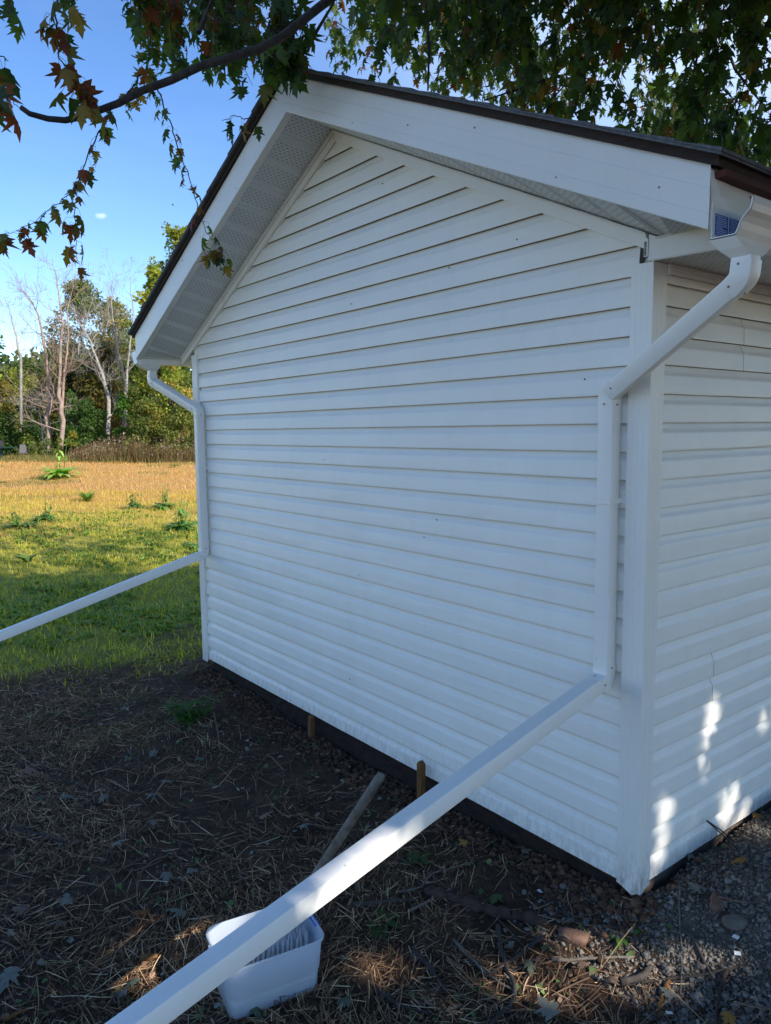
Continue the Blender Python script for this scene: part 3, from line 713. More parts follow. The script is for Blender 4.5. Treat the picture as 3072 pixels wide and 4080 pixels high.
# murky water-coloured sediment at the bottom
# broom
hb = at(1150, 3650, 2.83); ht = at(1523, 3083, 2.62)
broom = empty('scrub_broom', (hb[0], hb[1], -0.10), label='long handled scrub broom head down in the plastic tub, grey wooden handle leaning up', cat='broom')
bo = np.array([hb[0], hb[1], -0.10])
dh = ht-hb; dh /= np.linalg.norm(dh)
lo = hb-dh*0.10
pts = [lo+(ht-lo)*t for t in (0, 0.2, 0.4, 0.6, 0.8, 0.97, 0.992, 1.0)]
MB().tube([q-bo for q in pts], [0.0150, 0.0155, 0.0165, 0.0168, 0.0172, 0.0175, 0.014, 0.006], 14).build('broom_handle', M['handle'], broom, smooth=True)
ca, sa = math.cos(TA), math.sin(TA)
hc = np.array([TC[0]+0.02*ca, TC[1]+0.02*sa, 0.0])
mb = MB(); ax = np.array([ca, sa, 0]); ay = np.array([-sa, ca, 0])
def ob(c, a, b_, z0, z1, tilt=0): 
    return [c+ax*sx*a+ay*sy*b_+np.array([0, 0, z]) for z in (z0, z1) for sx, sy in ((-1, -1), (1, -1), (1, 1), (-1, 1))]
hcc = hc+ay*0.0
mb.hexa([q-bo for q in ob(hcc, 0.14, 0.030, -0.045, -0.020)]); mb.build('broom_block', M['bristle'], broom, bevel=0.006)
mb = MB(); rr = random.Random(9)
for i in range(15):
    for j in range(4):
        c = hcc+ax*(-0.13+0.26*i/14)+ay*(-0.022+0.044*j/3)-bo; t = c+np.array([rr.uniform(-.005, .005), rr.uniform(-.005, .005), 0.050+rr.uniform(-.004, .004)])+ax*0.006
        mb.tube([c+np.array([0, 0, -0.021]), (c+t)/2, t], [0.0055, 0.0066, 0.0012], 6)
mb.build('bristles', M['bristle'], broom)

# ------------------------------------------------------------------ leaf instancing
def frames(tip, nrm):
    t = tip/np.linalg.norm(tip, axis=1, keepdims=True); n = nrm-t*np.sum(nrm*t, 1, keepdims=True); n /= (np.linalg.norm(n, axis=1, keepdims=True)+1e-9)
    s = np.cross(t, n); return np.stack([s, t, n], 2)       # columns x,y,z
def instance(T, TF, P, Rm, sc, colr):
    n, m = len(P), len(T)
    V = np.einsum('nij,mj->nmi', Rm, T)*sc[:, None, None]+P[:, None, :]
    F = (TF[None]+(np.arange(n)*m)[:, None, None]).reshape(-1, TF.shape[1])
    C = np.repeat(colr, m, axis=0)
    return V.reshape(-1, 3), F, C
def join(parts):
    Vs, Fs, Cs = [], [], []; o = 0
    for V, F, C in parts: Vs.append(V); Fs.append(F+o); Cs.append(C); o += len(V)
    return np.concatenate(Vs), np.concatenate(Fs), np.concatenate(Cs)
_half = [(0.10, -0.03), (0.38, 0.04), (0.24, 0.17), (0.36, 0.25), (0.30, 0.36), (0.54, 0.56), (0.36, 0.53), (0.12, 0.46), (0.22, 0.68), (0.13, 0.74)]
def leaf_template(pts, curl=0.22, droop=0.25):
    out = [(0, 0)]+pts+[(0, 1.0)]+[(-x, y) for x, y in pts[::-1]]
    V = [(x, y, 0) for x, y in out]+[(0, 0.34, 0)]; c = len(V)-1
    V = np.array(V, float); V[:, 2] = -curl*V[:, 0]**2*2.2-droop*(V[:, 1]-0.3)**2; V[c, 2] += 0.03
    F = np.array([(i, (i+1) % c, c) for i in range(c)]); return V, F
LT, LF = leaf_template(_half)
LT2, LF2 = leaf_template(_half, 0.55, 0.6)
LS, LSF = leaf_template([(0.38, 0.04), (0.26, 0.28), (0.54, 0.56), (0.12, 0.46), (0.20, 0.70)])
def maple_cols(n, green=0.75, r_=rng):
    pal_g = np.array([[0.035, 0.060, 0.016], [0.045, 0.078, 0.018], [0.028, 0.050, 0.018], [0.060, 0.088, 0.020]])
    pal_o = np.array([[0.095, 0.085, 0.020], [0.13, 0.060, 0.018], [0.15, 0.095, 0.022], [0.13, 0.036, 0.018]])
    k = r_.random(n) < green
    c = np.where(k[:, None], pal_g[r_.integers(0, 4, n)], pal_o[r_.integers(0, 4, n)])
    return c*r_.uniform(1.0, 1.8, (n, 1))
# ------------------------------------------------------------------ the big maple
maple = empty('maple_tree', (4.6, 3.4, -0.15), label='large maple whose turning leaves hang over the shed roof', cat='tree')
MO = np.array([4.6, 3.4, -0.15])
twig = MB(); leafparts = []
LT3, _ = leaf_template(_half, 0.9, 0.1)
def droop_leaves(pts_, size, green, dens=1.0, T=(LT, LF), acc=None, jitter=0.06):
    """leaves on short stalks along a twig polyline"""
    P, tip, nr, sc = [], [], [], []
    pts_ = np.array(pts_); L = np.linalg.norm(np.diff(pts_, axis=0), axis=1).sum()
    n = max(3, int(L/ (size*0.55)*dens))
    cum = np.r_[0, np.cumsum(np.linalg.norm(np.diff(pts_, axis=0), axis=1))]
    for i in range(n):
        s = L*(i+rng.random()*0.6)/n; k = min(np.searchsorted(cum, s, 'right')-1, len(pts_)-2)
        q = pts_[k]+(pts_[k+1]-pts_[k])*((s-cum[k])/(cum[k+1]-cum[k]+1e-9))
        for side in range(2 if rng.random() < 0.7 else 1):
            a = rng.uniform(0, 2*math.pi); out = np.array([math.cos(a), math.sin(a), rng.uniform(-1.0, 0.3)]); out /= np.linalg.norm(out)
            ln = size*rng.uniform(0.35, 0.8); e = q+out*ln*0.8+np.array([0, 0, -ln*0.35])
            twig.tube([q, q+out*ln*0.6, e], [0.0011, 0.0009, 0.0008], 3, False)
            P.append(e); t = out*0.45+np.array([0, 0, -1.0])+rng.normal(0, 0.25, 3); tip.append(t)
            nr.append(np.array([out[0], out[1], 0.45])+rng.normal(0, 0.65, 3)); sc.append(size*rng.uniform(0.7, 1.2))
    P = np.array(P); c = maple_cols(len(P), green)
    Rm = frames(np.array(tip), np.array(nr)); sc = np.array(sc)*np.where(rng.random(len(P)) < 0.18, 0.6, 1.0); grp = rng.integers(0, 3, len(P)); out_ = []
    for g_, Tm in enumerate((T[0], LT2, LT3)):
        m_ = grp == g_
        if m_.any(): out_.append(instance(Tm*np.array([rng.uniform(0.85, 1.1), 1, 1]), LF, P[m_], Rm[m_], sc[m_], c[m_]))
    return join(out_)
def spray(px_pts, size, green, r0=0.004, dens=1.0, T=(LT, LF)):
    """px_pts: (photo x, photo y, depth) -> real twig in space with leaves"""
    pts_ = [at(x, y, d) for x, y, d in px_pts]
    fine = []
    for i in range(len(pts_)-1):
        for t in np.linspace(0, 1, 4, endpoint=False): fine.append(pts_[i]*(1-t)+pts_[i+1]*t)
    fine.append(pts_[-1]); fine = [q+rng.normal(0, 0.004, 3) for q in fine]
    twig.tube(fine, list(np.linspace(r0, 0.0012, len(fine))), 5, True)
    leafparts.append(droop_leaves(fine, size, green, dens, T))
Z1 = 1536/1666.0
def z1(L): return [(a*Z1, b_*Z1, d) for a, b_, d in L]
# the long limb crossing the sky in front of the ridge
limb_px = [(88, 462, 2.7), (130, 487, 2.71), (200, 510, 2.72), (280, 520, 2.75), (345, 508, 2.77), (430, 478, 2.8), (520, 438, 2.82), (620, 393, 2.86), (740, 338, 2.9), (870, 285, 2.95), (1000, 245, 3.0), (1120, 205, 3.05), (1210, 160, 3.1), (1300, 95, 3.15), (1380, 35, 3.22), (1470, -40, 3.3), (1620, -260, 3.6)]
limb = [at(x*Z1, y*Z1, d)+rng.normal(0, 0.003, 3) for x, y, d in limb_px]
limb += [np.array(q) for q in ((0.2, 1.2, 5.6), (1.8, 2.2, 5.9), (3.4, 3.0, 5.6), (4.55, 3.35, 4.6))]
lr = list(np.linspace(0.009, 0.020, len(limb_px)))+[0.035, 0.055, 0.08, 0.11]
mb = MB(); mb.tube([q-MO for q in limb], lr, 10); mb.build('limb', M['bark'], maple, smooth=True, label='long bare limb sweeping across the sky in front of the ridge')
# leaf sprays seen against the sky at the left (big near leaves), measured on the photo
spray(z1([(245, -40, 2.7), (240, 60, 2.7), (238, 190, 2.68), (265, 270, 2.66), (330, 345, 2.64), (352, 380, 2.64)]), 0.086, 0.10, 0.004, 1.3, (LT2, LF2))
spray(z1([(330, -60, 2.9), (310, 20, 2.9), (300, 80, 2.88), (320, 120, 2.86)]), 0.085, 0.25, 0.003, 0.8, (LT2, LF2))
spray(z1([(40, -80, 2.9), (35, 0, 2.9), (30, 40, 2.9), (45, 90, 2.88)]), 0.09, 0.9, 0.003, 0.7, (LT2, LF2))
spray(z1([(-60, 240, 2.7), (10, 250, 2.7), (40, 260, 2.7)]), 0.095, 0.55, 0.003, 1.2, (LT2, LF2))
spray(z1([(-80, 380, 2.6), (-10, 400, 2.6), (40, 430, 2.6), (88, 462, 2.6)]), 0.10, 0.2, 0.003, 0.9, (LT2, LF2))
spray(z1([(300, 340, 2.64), (360, 390, 2.64), (400, 420, 2.62)]), 0.11, 0.10, 0.003, 0.9, (LT2, LF2))
# thin hanging twigs with small leaves
spray(z1([(650, -60, 4.3), (645, 100, 4.3), (640, 290, 4.25), (600, 330, 4.2), (560, 400, 4.2), (480, 480, 4.15), (430, 570, 4.1), (390, 650, 4.1), (350, 750, 4.05), (310, 830, 4.0), (230, 890, 4.0), (150, 960, 3.95), (60, 1000, 3.9)]), 0.082, 0.30, 0.007, 0.95)
spray(z1([(310, 830, 4.0), (320, 900, 4.0), (328, 1010, 4.0), (330, 1090, 4.0), (325, 1150, 4.0)]), 0.095, 0.2, 0.003, 0.9)
spray(z1([(60, 1000, 3.9), (20, 1010, 3.9)]), 0.10, 0.1, 0.002, 1.0)
spray(z1([(648, 290, 4.3), (680, 380, 4.3), (700, 440, 4.3), (740, 550, 4.3), (770, 640, 4.3), (800, 720, 4.3), (830, 800, 4.3), (855, 900, 4.3), (880, 985, 4.3), (915, 1040, 4.3), (960, 1075, 4.3)]), 0.078, 0.5, 0.005, 0.6)
spray(z1([(960, 1075, 4.3), (965, 1110, 4.3), (975, 1140, 4.3)]), 0.07, 0.3, 0.002, 1.2)
spray(z1([(960, 1075, 4.3), (900, 1090, 4.3), (870, 1100, 4.3)]), 0.07, 0.1, 0.002, 0.9)
spray(z1([(1120, 500, 3.6), (1060, 510, 3.6), (1010, 500, 3.6), (960, 520, 3.6)]), 0.085, 0.95, 0.003, 1.3)
# cluster round the limb in the middle and over the ridge
def region_sprays(n, poly, dlo, dhi, size, green, llo, lhi, dens=1.0, holes=(), T=(LT, LF), side=0.25):
    xs_ = [p[0] for p in poly]; ys_ = [p[1] for p in poly]; k = 0; tries = 0
    while k < n and tries < n*60:
        tries += 1
        x = rng.uniform(min(xs_), max(xs_)); y = rng.uniform(min(ys_), max(ys_))
        ins = False; j = len(poly)-1
        for i in range(len(poly)):
            if (poly[i][1] > y) != (poly[j][1] > y) and x < (poly[j][0]-poly[i][0])*(y-poly[i][1])/(poly[j][1]-poly[i][1])+poly[i][0]: ins = not ins
            j = i
        if not ins or any(hx0 < x < hx1 and hy0 < y < hy1 for hx0, hy0, hx1, hy1 in holes): continue
        D = rng.uniform(dlo, dhi); e = at(x, y, D); L = rng.uniform(llo, lhi)
        dr = np.array([rng.normal(0, side), rng.normal(0, side), -1.0]); dr /= np.linalg.norm(dr)
        p0 = e-dr*L; c = rng.normal(0, 0.05, 3)
        pts_ = [p0, p0+(e-p0)*0.33+c, p0+(e-p0)*0.66+c*0.8, e]
        # keep clear of the roof
        bad = False
        for q in pts_+[e+np.array([0, 0, -size])]:
            if q[1] > YF-0.15 and XL_-0.2 < q[0] < XR_+0.2 and q[2] < zf(q[0])+0.30: bad = True
        if bad: continue
        twig.tube(pts_, [0.0045, 0.0035, 0.0025, 0.0012], 4, False)
        leafparts.append(droop_leaves(pts_, size*rng.uniform(0.85, 1.15), green, dens, T)); k += 1
region_sprays(78, [(520, -60), (1180, -60), (1130, 130), (1180, 260), (1120, 360), (900, 330), (720, 260), (560, 200)], 3.6, 5.0, 0.092, 0.82, 0.18, 0.45, 1.0)
region_sprays(8, [(1080, 230), (1215, 230), (1205, 330), (1080, 300)], 3.4, 3.9, 0.10, 0.96, 0.15, 0.3, 1.0)
region_sprays(8, [(530, -40), (640, -40), (640, 120), (530, 120)], 3.6, 4.2, 0.085, 0.35, 0.15, 0.3)
# the mass of crown over the roof
roofl = lambda x: 300+0.215*(x-1208)
holes = [(2860, 330, 3072, 560), (2130, 60, 2230, 260), (1240, 90, 1330, 180), (2700, 560, 2790, 640)]
region_sprays(230, [(1330, -200), (3120, -200), (3120, 640), (2600, 560), (2000, 430), (1330, 270)], 4.0, 6.2, 0.100, 0.90, 0.25, 0.6, 1.0, holes)
region_sprays(190, [(1330, -200), (3120, -200), (3120, 700), (2600, 600), (1900, 460), (1330, 310)], 6.2, 9.0, 0.105, 0.92, 0.3, 0.8, 0.95, holes)
region_sprays(45, [(1350, -100), (2300, -100), (2300, 450), (1900, 400), (1350, 290)], 4.2, 7.0, 0.105, 0.86, 0.25, 0.6, 1.0, holes)
region_sprays(75, [(2500, 500), (3120, 600), (3120, 760), (2750, 700)], 6.5, 10.0, 0.11, 0.95, 0.3, 0.7, 1.0)
# crown outside the view: shades the yard
NL = 98000
U = rng.normal(size=(NL*2, 3)); U /= np.linalg.norm(U, axis=1, keepdims=True); rad = rng.random(NL*2)**(1/2.6)
P = np.array([5.0, 1.8, 6.7])+U*rad[:, None]*np.array([7.0, 6.2, 4.0])
land = P-SUN*(P[:, 2:3]/SUN[2]); P = P[(land[:, 0] > -8.4-2.0*vnoise(land[:, 0], land[:, 1], 1.5, 33)-0.5*np.clip(-land[:, 1], 0, 3)) & (land[:, 1] > -4.0) & ((land[:, 0] < 3.2) | (P[:, 1] > 1.0))]
# clumping
cl = vnoise(P[:, 0]+P[:, 2]*0.7, P[:, 1]-P[:, 2]*0.5, 0.8, 31)
P = P[(cl > 0.18)]
px, py, pz = project(P)
inview = (pz > 0) & (px > -120) & (px < 3200) & (py > -120) & (py < 4200)
keep = ~inview | ((px > 1500) & (py < 560) & (rng.random(len(P)) < 0.06) & (pz > 4))
keep &= ~((P[:, 1] > YF-0.3) & (P[:, 0] < 0.8) & (P[:, 2] < 4.6))
keep &= np.linalg.norm(P-CAM, axis=1) > 1.3
P = P[keep]; inview = inview[keep]
blk = []  # added unseen leaves, placed to keep the sun off the lower extension pipe
for t in np.linspace(1.72, 3.0, 26):
    for k_ in range(16): blk.append(eR+dR*t+SUN*rng.uniform(4.5, 8.5)+rng.normal(0, 0.10, 3))
blk = np.array(blk); bx_, by_, bz_ = project(blk); blk = blk[~((bz_ > 0) & (bx_ > -50) & (bx_ < 3100) & (by_ > -50) & (by_ < 4100))]
P = np.concatenate([blk, P]); inview = np.concatenate([np.zeros(len(blk), bool), inview])
# openings that let the sun through to where its patches lie
def opening(P, tgt, r):
    d = P-tgt; t = d@SUN; perp = np.linalg.norm(d-t[:, None]*SUN, axis=1); return (t > 0.1) & (perp < r)
TG = []
pp = eR+dR*1.42; TG += [(eR+dR*1.15, 0.05), (eR+dR*1.30, 0.12), (eR+dR*1.45, 0.14), (eR+dR*0.42, 0.02)]
for x, y, r_ in ((2845, 2810, 0.07), (2825, 2920, 0.07), (2790, 3040, 0.045), (2665, 3160, 0.065), (2640, 3320, 0.07), (2620, 3440, 0.05), (2900, 3130, 0.075), (2990, 3110, 0.06), (2955, 3240, 0.07), (2880, 3290, 0.06), (2770, 3230, 0.03), (3050, 2830, 0.05)):
    TG.append((onplane(x, y, 0, 0.0), r_))
for x, y, r_ in ((2320, 3770, 0.15), (2450, 3800, 0.10), (2250, 3860, 0.10), (2100, 3830, 0.04), (2700, 3770, 0.09), (1550, 3800, 0.06), (1420, 3830, 0.05), (2880, 3400, 0.12), (2960, 3440, 0.10), (2780, 3460, 0.05), (2150, 3950, 0.06), (2420, 3930, 0.08), (1900, 3850, 0.06), (1800, 4030, 0.05), (250, 3900, 0.04)):
    TG.append((onplane(x, y, 2, -0.10), r_))
kk = np.ones(len(P), bool)
for t_, r_ in TG: kk &= ~opening(P, t_, r_*0.9+0.05)
P = P[kk][:NL]; inview = inview[kk][:NL]
n = len(P); tip = rng.normal(0, 0.5, (n, 3)); tip[:, 2] -= 0.8; nr = rng.normal(0, 0.6, (n, 3)); nr[:, 2] += 0.6
sz = np.where(inview, 0.12, 0.185)*rng.uniform(0.75, 1.2, n)
off_leaf = instance(LS, LSF, P, frames(tip, nr), sz, maple_cols(n, 0.86))
V, F, C = join(leafparts)
# drop in-view leaves that would hang in front of the fascia, siding or far-off sky where the photo has none; and those in the sun openings
k = len(LT)
cen = V[:(len(V)//k)*k].reshape(-1, k, 3).mean(1)
cx, cy, cz = project(cen)
ok = ~((cx > 1260) & (cy > roofl(cx)+18) & (cen[:, 1] < YF))
ok &= ~((cx > 640) & (cx < 1000) & (cy > 300) & (cy < 480) & (cz < 3.9) & (rng.random(len(cx)) < 0.8))
for t_, r_ in TG: ok &= ~opening(cen, t_, r_*0.9+0.05)
vk = np.repeat(ok, k); idx = np.cumsum(vk)-1
fk = ok[F[:, 0]//k]
V2, F2, C2 = V[vk], idx[F[fk]], C[vk]
Vc, Fc, Cc = join([(V2, F2, C2), off_leaf])
link('crown', npmesh('crown', Vc-MO, Fc, Cc), M['leaf'], maple)
print('crown faces', len(Fc))
# trunk and the limbs that carry the crown
mb = MB(); mb.tube([(0, 0, -0.3), (0.02, 0.01, 0.1), (0, 0, 1.0), (-0.05, 0.03, 2.5), (-0.1, 0, 4.0), (0.05, -0.1, 6.0), (0.1, 0.05, 8.5), (0.0, 0.1, 10.0)], [0.42, 0.36, 0.30, 0.27, 0.24, 0.17, 0.09, 0.04], 16)
mb.build('trunk', M['bark'], maple, smooth=True)
rr = np.random.default_rng(3)
for i in range(26):
    z0 = rr.uniform(2.9, 7.0); a = rr.uniform(0, 2*math.pi); ln = rr.uniform(2.2, 5.0)
    q = np.array([4.55, 3.4, z0]); end = q+np.array([math.cos(a)*ln, math.sin(a)*ln, rr.uniform(0.6, 2.6)])
    x_, y_, d_ = project(end)
    pts_ = [q]; 
    for t in (0.25, 0.5, 0.75, 1.0): pts_.append(q+(end-q)*t+rr.normal(0, 0.10, 3)+np.array([0, 0, -0.4*t*t+0.3*t]))
    vis = [project(p) for p in pts_]
    if any((v[2] > 0 and -100 < v[0] < 1500 and v[1] > -100) or (v[2] > 0 and -100 < v[0] < 3200 and v[1] > 500 and p[0] < 0.6 and p[2] < 4.2) for v, p in zip(vis, pts_)): continue
    twig.tube(pts_, [0.07, 0.05, 0.035, 0.02, 0.008], 6)
    for s in range(7):
        t = rr.uniform(0.3, 1.0); k0 = pts_[min(4, int(t*4))]; e2 = k0+rr.normal(0, 0.8, 3)
        v = project(e2)
        if v[2] > 0 and -100 < v[0] < 1500 and -100 < v[1] < 4100: continue
        if e2[2] < 4.4 and e2[0] < 0.8: continue
        twig.tube([k0, (k0+e2)/2+rr.normal(0, 0.08, 3), e2], [0.014, 0.008, 0.003], 4, False)
# a few upright dark stems seen through the leaves over the roof
for pxs in ([(1705, 360, 5.2), (1710, 200, 5.3), (1700, 60, 5.4), (1690, -80, 5.5)], [(1880, 120, 6.0), (1800, 30, 6.0), (1730, -60, 6.1)], [(1930, 400, 5.6), (2200, 310, 6.0), (2500, 230, 6.6), (2800, 120, 7.0)], [(2150, 450, 6.0), (2330, 250, 6.2), (2480, 60, 6.4), (2560, -80, 6.5)], [(2760, 560, 6.3), (2740, 380, 6.3), (2790, 180, 6.4), (2850, -60, 6.6)], [(3060, 440, 6.0), (3000, 370, 6.1), (2930, 280, 6.2), (2900, 200, 6.3)], [(2700, 640, 7.0), (2770, 500, 7.0), (2750, 350, 7.1)], [(1330, 10, 4.3), (1300, 60, 4.3), (1240, 160, 4.3), (1160, 230, 4.3)], [(850, -20, 3.5), (830, 40, 3.5), (790, 130, 3.5)]):
    twig.tube([at(*q) for q in pxs], list(np.linspace(0.006, 0.014, len(pxs))), 5, False)
me = bpy.data.meshes.new('twigs'); me.from_pydata([tuple(np.array(v)-MO) for v in twig.v], [], twig.f); me.update()
link('twigs', me, M['bark'], maple, kind='stuff')

# ------------------------------------------------------------------ ground litter near the camera
def px_ground(x, y, z=-0.11): return onplane(x, y, 2, z)
def ground_pts(n, x0, x1, y0, y1):
    """points on the ground, sampled evenly over a patch of yard"""
    return np.stack([rng.uniform(x0, x1, n), rng.uniform(y0, y1, n)], 1)
def ribbons(xy, ln, wd, colr, lift=0.0, up_=0.02, seg=4, curve=0.35, tri=True):
    """thin curved stalks lying on the ground: triangular tubes"""
    n = len(xy); a = vnoise(xy[:, 0], xy[:, 1], 0.55, 77)*5.0+rng.normal(0, 0.75, n)+math.pi*rng.integers(0, 2, n); cu = rng.normal(0, curve, n)
    ts = np.linspace(-0.5, 0.5, seg+1); C = np.zeros((n, seg+1, 3)); ang = a[:, None]+cu[:, None]*ts[None]*2
    st = (ln/seg)[:, None]; dx = np.cos(ang)*st; dy = np.sin(ang)*st
    C[:, :, 0] = xy[:, :1]+np.cumsum(dx, 1)-dx.sum(1, keepdims=True)/2; C[:, :, 1] = xy[:, 1:2]+np.cumsum(dy, 1)-dy.sum(1, keepdims=True)/2
    zt = terrain(C[:, :, 0].ravel(), C[:, :, 1].ravel()).reshape(n, seg+1)
    tilt = rng.normal(0, 1, n)[:, None]*ts[None]*up_
    zm = zt.mean(1, keepdims=True)*0.6+zt*0.4
    C[:, :, 2] = np.maximum(zm+np.abs(rng.normal(0, 0.006, n))[:, None]+lift+tilt, zt-0.002)
    side = np.stack([-np.sin(ang), np.cos(ang), np.zeros_like(ang)], 2)
    w_ = wd[:, None, None]*(1-0.45*np.abs(ts)[None, :, None]*2*0.8)
    A = C+side*w_*0.5; B = C-side*w_*0.5; T_ = C.copy(); T_[:, :, 2] += w_[:, :, 0]*0.7
    V = np.stack([A, T_, B], 2).reshape(n, (seg+1)*3, 3)
    f = []
    for i in range(seg):
        for j, k in ((0, 1), (1, 2)): f.append((i*3+j, i*3+k, (i+1)*3+k, (i+1)*3+j))
    f = np.array(f); F = (f[None]+(np.arange(n)*(seg+1)*3)[:, None, None]).reshape(-1, 4)
    return V.reshape(-1, 3), F, np.repeat(colr, (seg+1)*3, 0)
def pal(n, cols, v=0.3):
    cols = np.array(cols); return cols[rng.integers(0, len(cols), n)]*rng.uniform(1-v, 1+v, (n, 1))
def P3_(xy): return np.column_stack([xy, terrain(xy[:, 0], xy[:, 1])])
STRAW = [(0.52, 0.33, 0.17), (0.38, 0.235, 0.12), (0.22, 0.125, 0.066), (0.64, 0.47, 0.28), (0.26, 0.155, 0.09), (0.17, 0.095, 0.056), (0.20, 0.115, 0.07)]
TWIGC = [(0.14, 0.085, 0.056), (0.08, 0.052, 0.038), (0.19, 0.11, 0.07)]
def keep_yard(xy, wallgap=0.02):
    x, y = xy[:, 0], xy[:, 1]
    ins = (x > XL-0.0) & (x < 0.03) & (y > -wallgap)
    heap = (np.exp(-((x-0.45)/0.45)**2)*smooth(-0.35, 0.1, y) > 0.55) & (rng.random(len(x)) < 0.9)
    return xy[~ins & ~heap]
def dens_mask(xy, s, seed, lo=0.35):
    v = vnoise(xy[:, 0], xy[:, 1], s, seed); return xy[rng.random(len(xy)) < np.clip((v-lo)*2.2+0.25, 0.05, 1)]
# straw: thick at the lower left, thinner towards the wall
xy = keep_yard(ground_pts(120000, -5.6, 1.9, -3.4, 0.9))
dw = -xy[:, 1]; xy = xy[rng.random(len(xy)) < np.clip(0.04+(dw-0.35+0.35*(xy[:, 0] > -1.3))*0.85, 0.03, 1)]; xy = dens_mask(xy, 0.42, 41, 0.36)
n = len(xy); print('straw', n)
parts = [ribbons(xy, 0.015+0.10*rng.random(n)**1.6, rng.uniform(0.0016, 0.0048, n), pal(n, STRAW, 0.45)*0.82, 0.004, 0.03, 3, 0.16)]
xy = keep_yard(ground_pts(3600, -5.0, 1.9, -3.4, 0.9)); xy = xy[rng.random(len(xy)) < np.clip((-xy[:, 1]-0.1)*1.2, 0.05, 1)]; n = len(xy)
parts.append(ribbons(xy, rng.uniform(0.09, 0.24, n), rng.uniform(0.0018, 0.0042, n), pal(n, STRAW, 0.3), 0.008, 0.06, 5, 0.22))
xy = keep_yard(ground_pts(20000, -5.2, 1.9, -3.3, 0.9)); xy = dens_mask(xy, 0.45, 47, 0.40); n = len(xy)
TB = np.array([(-0.5, 0, 0), (0.35, -0.25, 0.12), (0.55, 0.4, 0.0), (-0.05, 0.65, 0.16), (-0.6, 0.35, 0.05)]); FB = np.array([(0, 1, 2), (0, 2, 3), (0, 3, 4)])
Pb = P3_(xy); nb_ = rng.normal(0, 0.45, (n, 3)); nb_[:, 2] = 1
leafbits = instance(TB, FB, Pb+np.array([0, 0, 0.006]), frames(rng.normal(size=(n, 3))*np.array([1, 1, 0.2]), nb_), 0.008+0.026*rng.random(n)**2, pal(n, [(0.19, 0.11, 0.07), (0.13, 0.08, 0.055), (0.26, 0.16, 0.10), (0.12, 0.15, 0.06), (0.08, 0.13, 0.04), (0.11, 0.17, 0.055), (0.24, 0.23, 0.18)], 0.35))
link('leaf_litter', npmesh('leaf_litter', *leafbits), M['litter'], kind='stuff', label='crumbled bits of dead leaf scattered over the shaded yard', cat='litter')
link('straw', npmesh('straw', *join(parts)), M['litter'], kind='stuff', label='loose straw, stalks and raked dead grass over the bare soil', cat='straw')
# twigs and short sticks that nobody could count
xy = keep_yard(ground_pts(16000, -5.0, 2.1, -3.4, 1.3)); xy = xy[rng.random(len(xy)) < 0.35+0.65*smooth(-2.0, 0.0, xy[:, 0])*smooth(-0.2, -0.7, xy[:, 1])]; xy = dens_mask(xy, 0.5, 43); n = len(xy)
parts = [ribbons(xy, 0.04+0.26*rng.random(n)**1.8, rng.uniform(0.0025, 0.008, n), pal(n, TWIGC, 0.4), 0.004, 0.04, 5, 0.4)]
link('brushwood', npmesh('brushwood', *join(parts)), M['litter'], kind='stuff', label='small broken twigs scattered over the yard', cat='twigs')
# soil crumbs
def ico(sub=1):
    bm_ = __import__('bmesh').new(); __import__('bmesh').ops.create_icosphere(bm_, subdivisions=sub, radius=1.0)
    V = np.array([v.co[:] for v in bm_.verts]); F = np.array([[v.index for v in f.verts] for f in bm_.faces]); bm_.free(); return V, F
IV, IF = ico(1); IV2, IF2 = ico(2)
def clods(xy, r, colr, sq=0.75, T=None, rough=0.25, sink=0.2):
    T, TFc = T if T else (IV, IF); n, m = len(xy), len(T); z = terrain(xy[:, 0], xy[:, 1])
    B = T[None]*(1+rng.normal(0, rough, (n, m, 1))*0.5)*r[:, None, None]*rng.uniform(0.7, 1.2, (n, 1, 3)); B[:, :, 2] *= sq
    V = B+np.stack([xy[:, 0], xy[:, 1], z+r*(0.5-sink)], 1)[:, None]
    F = (TFc[None]+(np.arange(n)*m)[:, None, None]).reshape(-1, 3)
    return V.reshape(-1, 3), F, np.repeat(colr, m, 0)
parts = []
for n, rlo, rhi, tt in ((40000, 0.002, 0.006, (IV, IF)), (10000, 0.004, 0.011, (IV2, IF2)), (300, 0.010, 0.019, (IV2, IF2))):
    xy = np.stack([rng.normal(0.42, 0.38, n), rng.uniform(-0.42, 2.2, n)], 1); xy = xy[((xy[:, 0] > 0.015) | (xy[:, 1] < -0.05)) & (xy[:, 0] > -0.35)]
    v = vnoise(xy[:, 0], xy[:, 1], 0.16, 55); xy = xy[rng.random(len(xy)) < 0.35+0.65*v]; n = len(xy)
    parts.append(clods(xy, rng.uniform(rlo, rhi, n), pal(n, [(0.20, 0.18, 0.155), (0.17, 0.153, 0.13), (0.14, 0.125, 0.105), (0.24, 0.22, 0.19)], 0.2), sq=0.85, T=tt, rough=0.75))
link('crumbled_soil', npmesh('crumbled_soil', *join(parts)), M['clod'], kind='stuff', smooth=False, label='grey crumbled clay soil heaped against the side wall', cat='soil')
xy = keep_yard(ground_pts(9000, -5.0, 1.5, -3.2, 0.2), -0.05); n = len(xy)
parts = [clods(xy, 0.003+0.010*rng.random(n)**3, pal(n, [(0.10, 0.062, 0.040), (0.13, 0.08, 0.052), (0.07, 0.045, 0.032)], 0.3))]
xy = np.stack([rng.uniform(-4.2, 0.1, 7000), -0.03+np.abs(rng.normal(0, 0.10, 7000))*-1+0.06], 1); n = len(xy)
parts.append(clods(xy, 0.004+0.018*rng.random(n)**3, pal(n, [(0.10, 0.055, 0.034), (0.14, 0.075, 0.045), (0.065, 0.038, 0.026)], 0.3), rough=0.6))
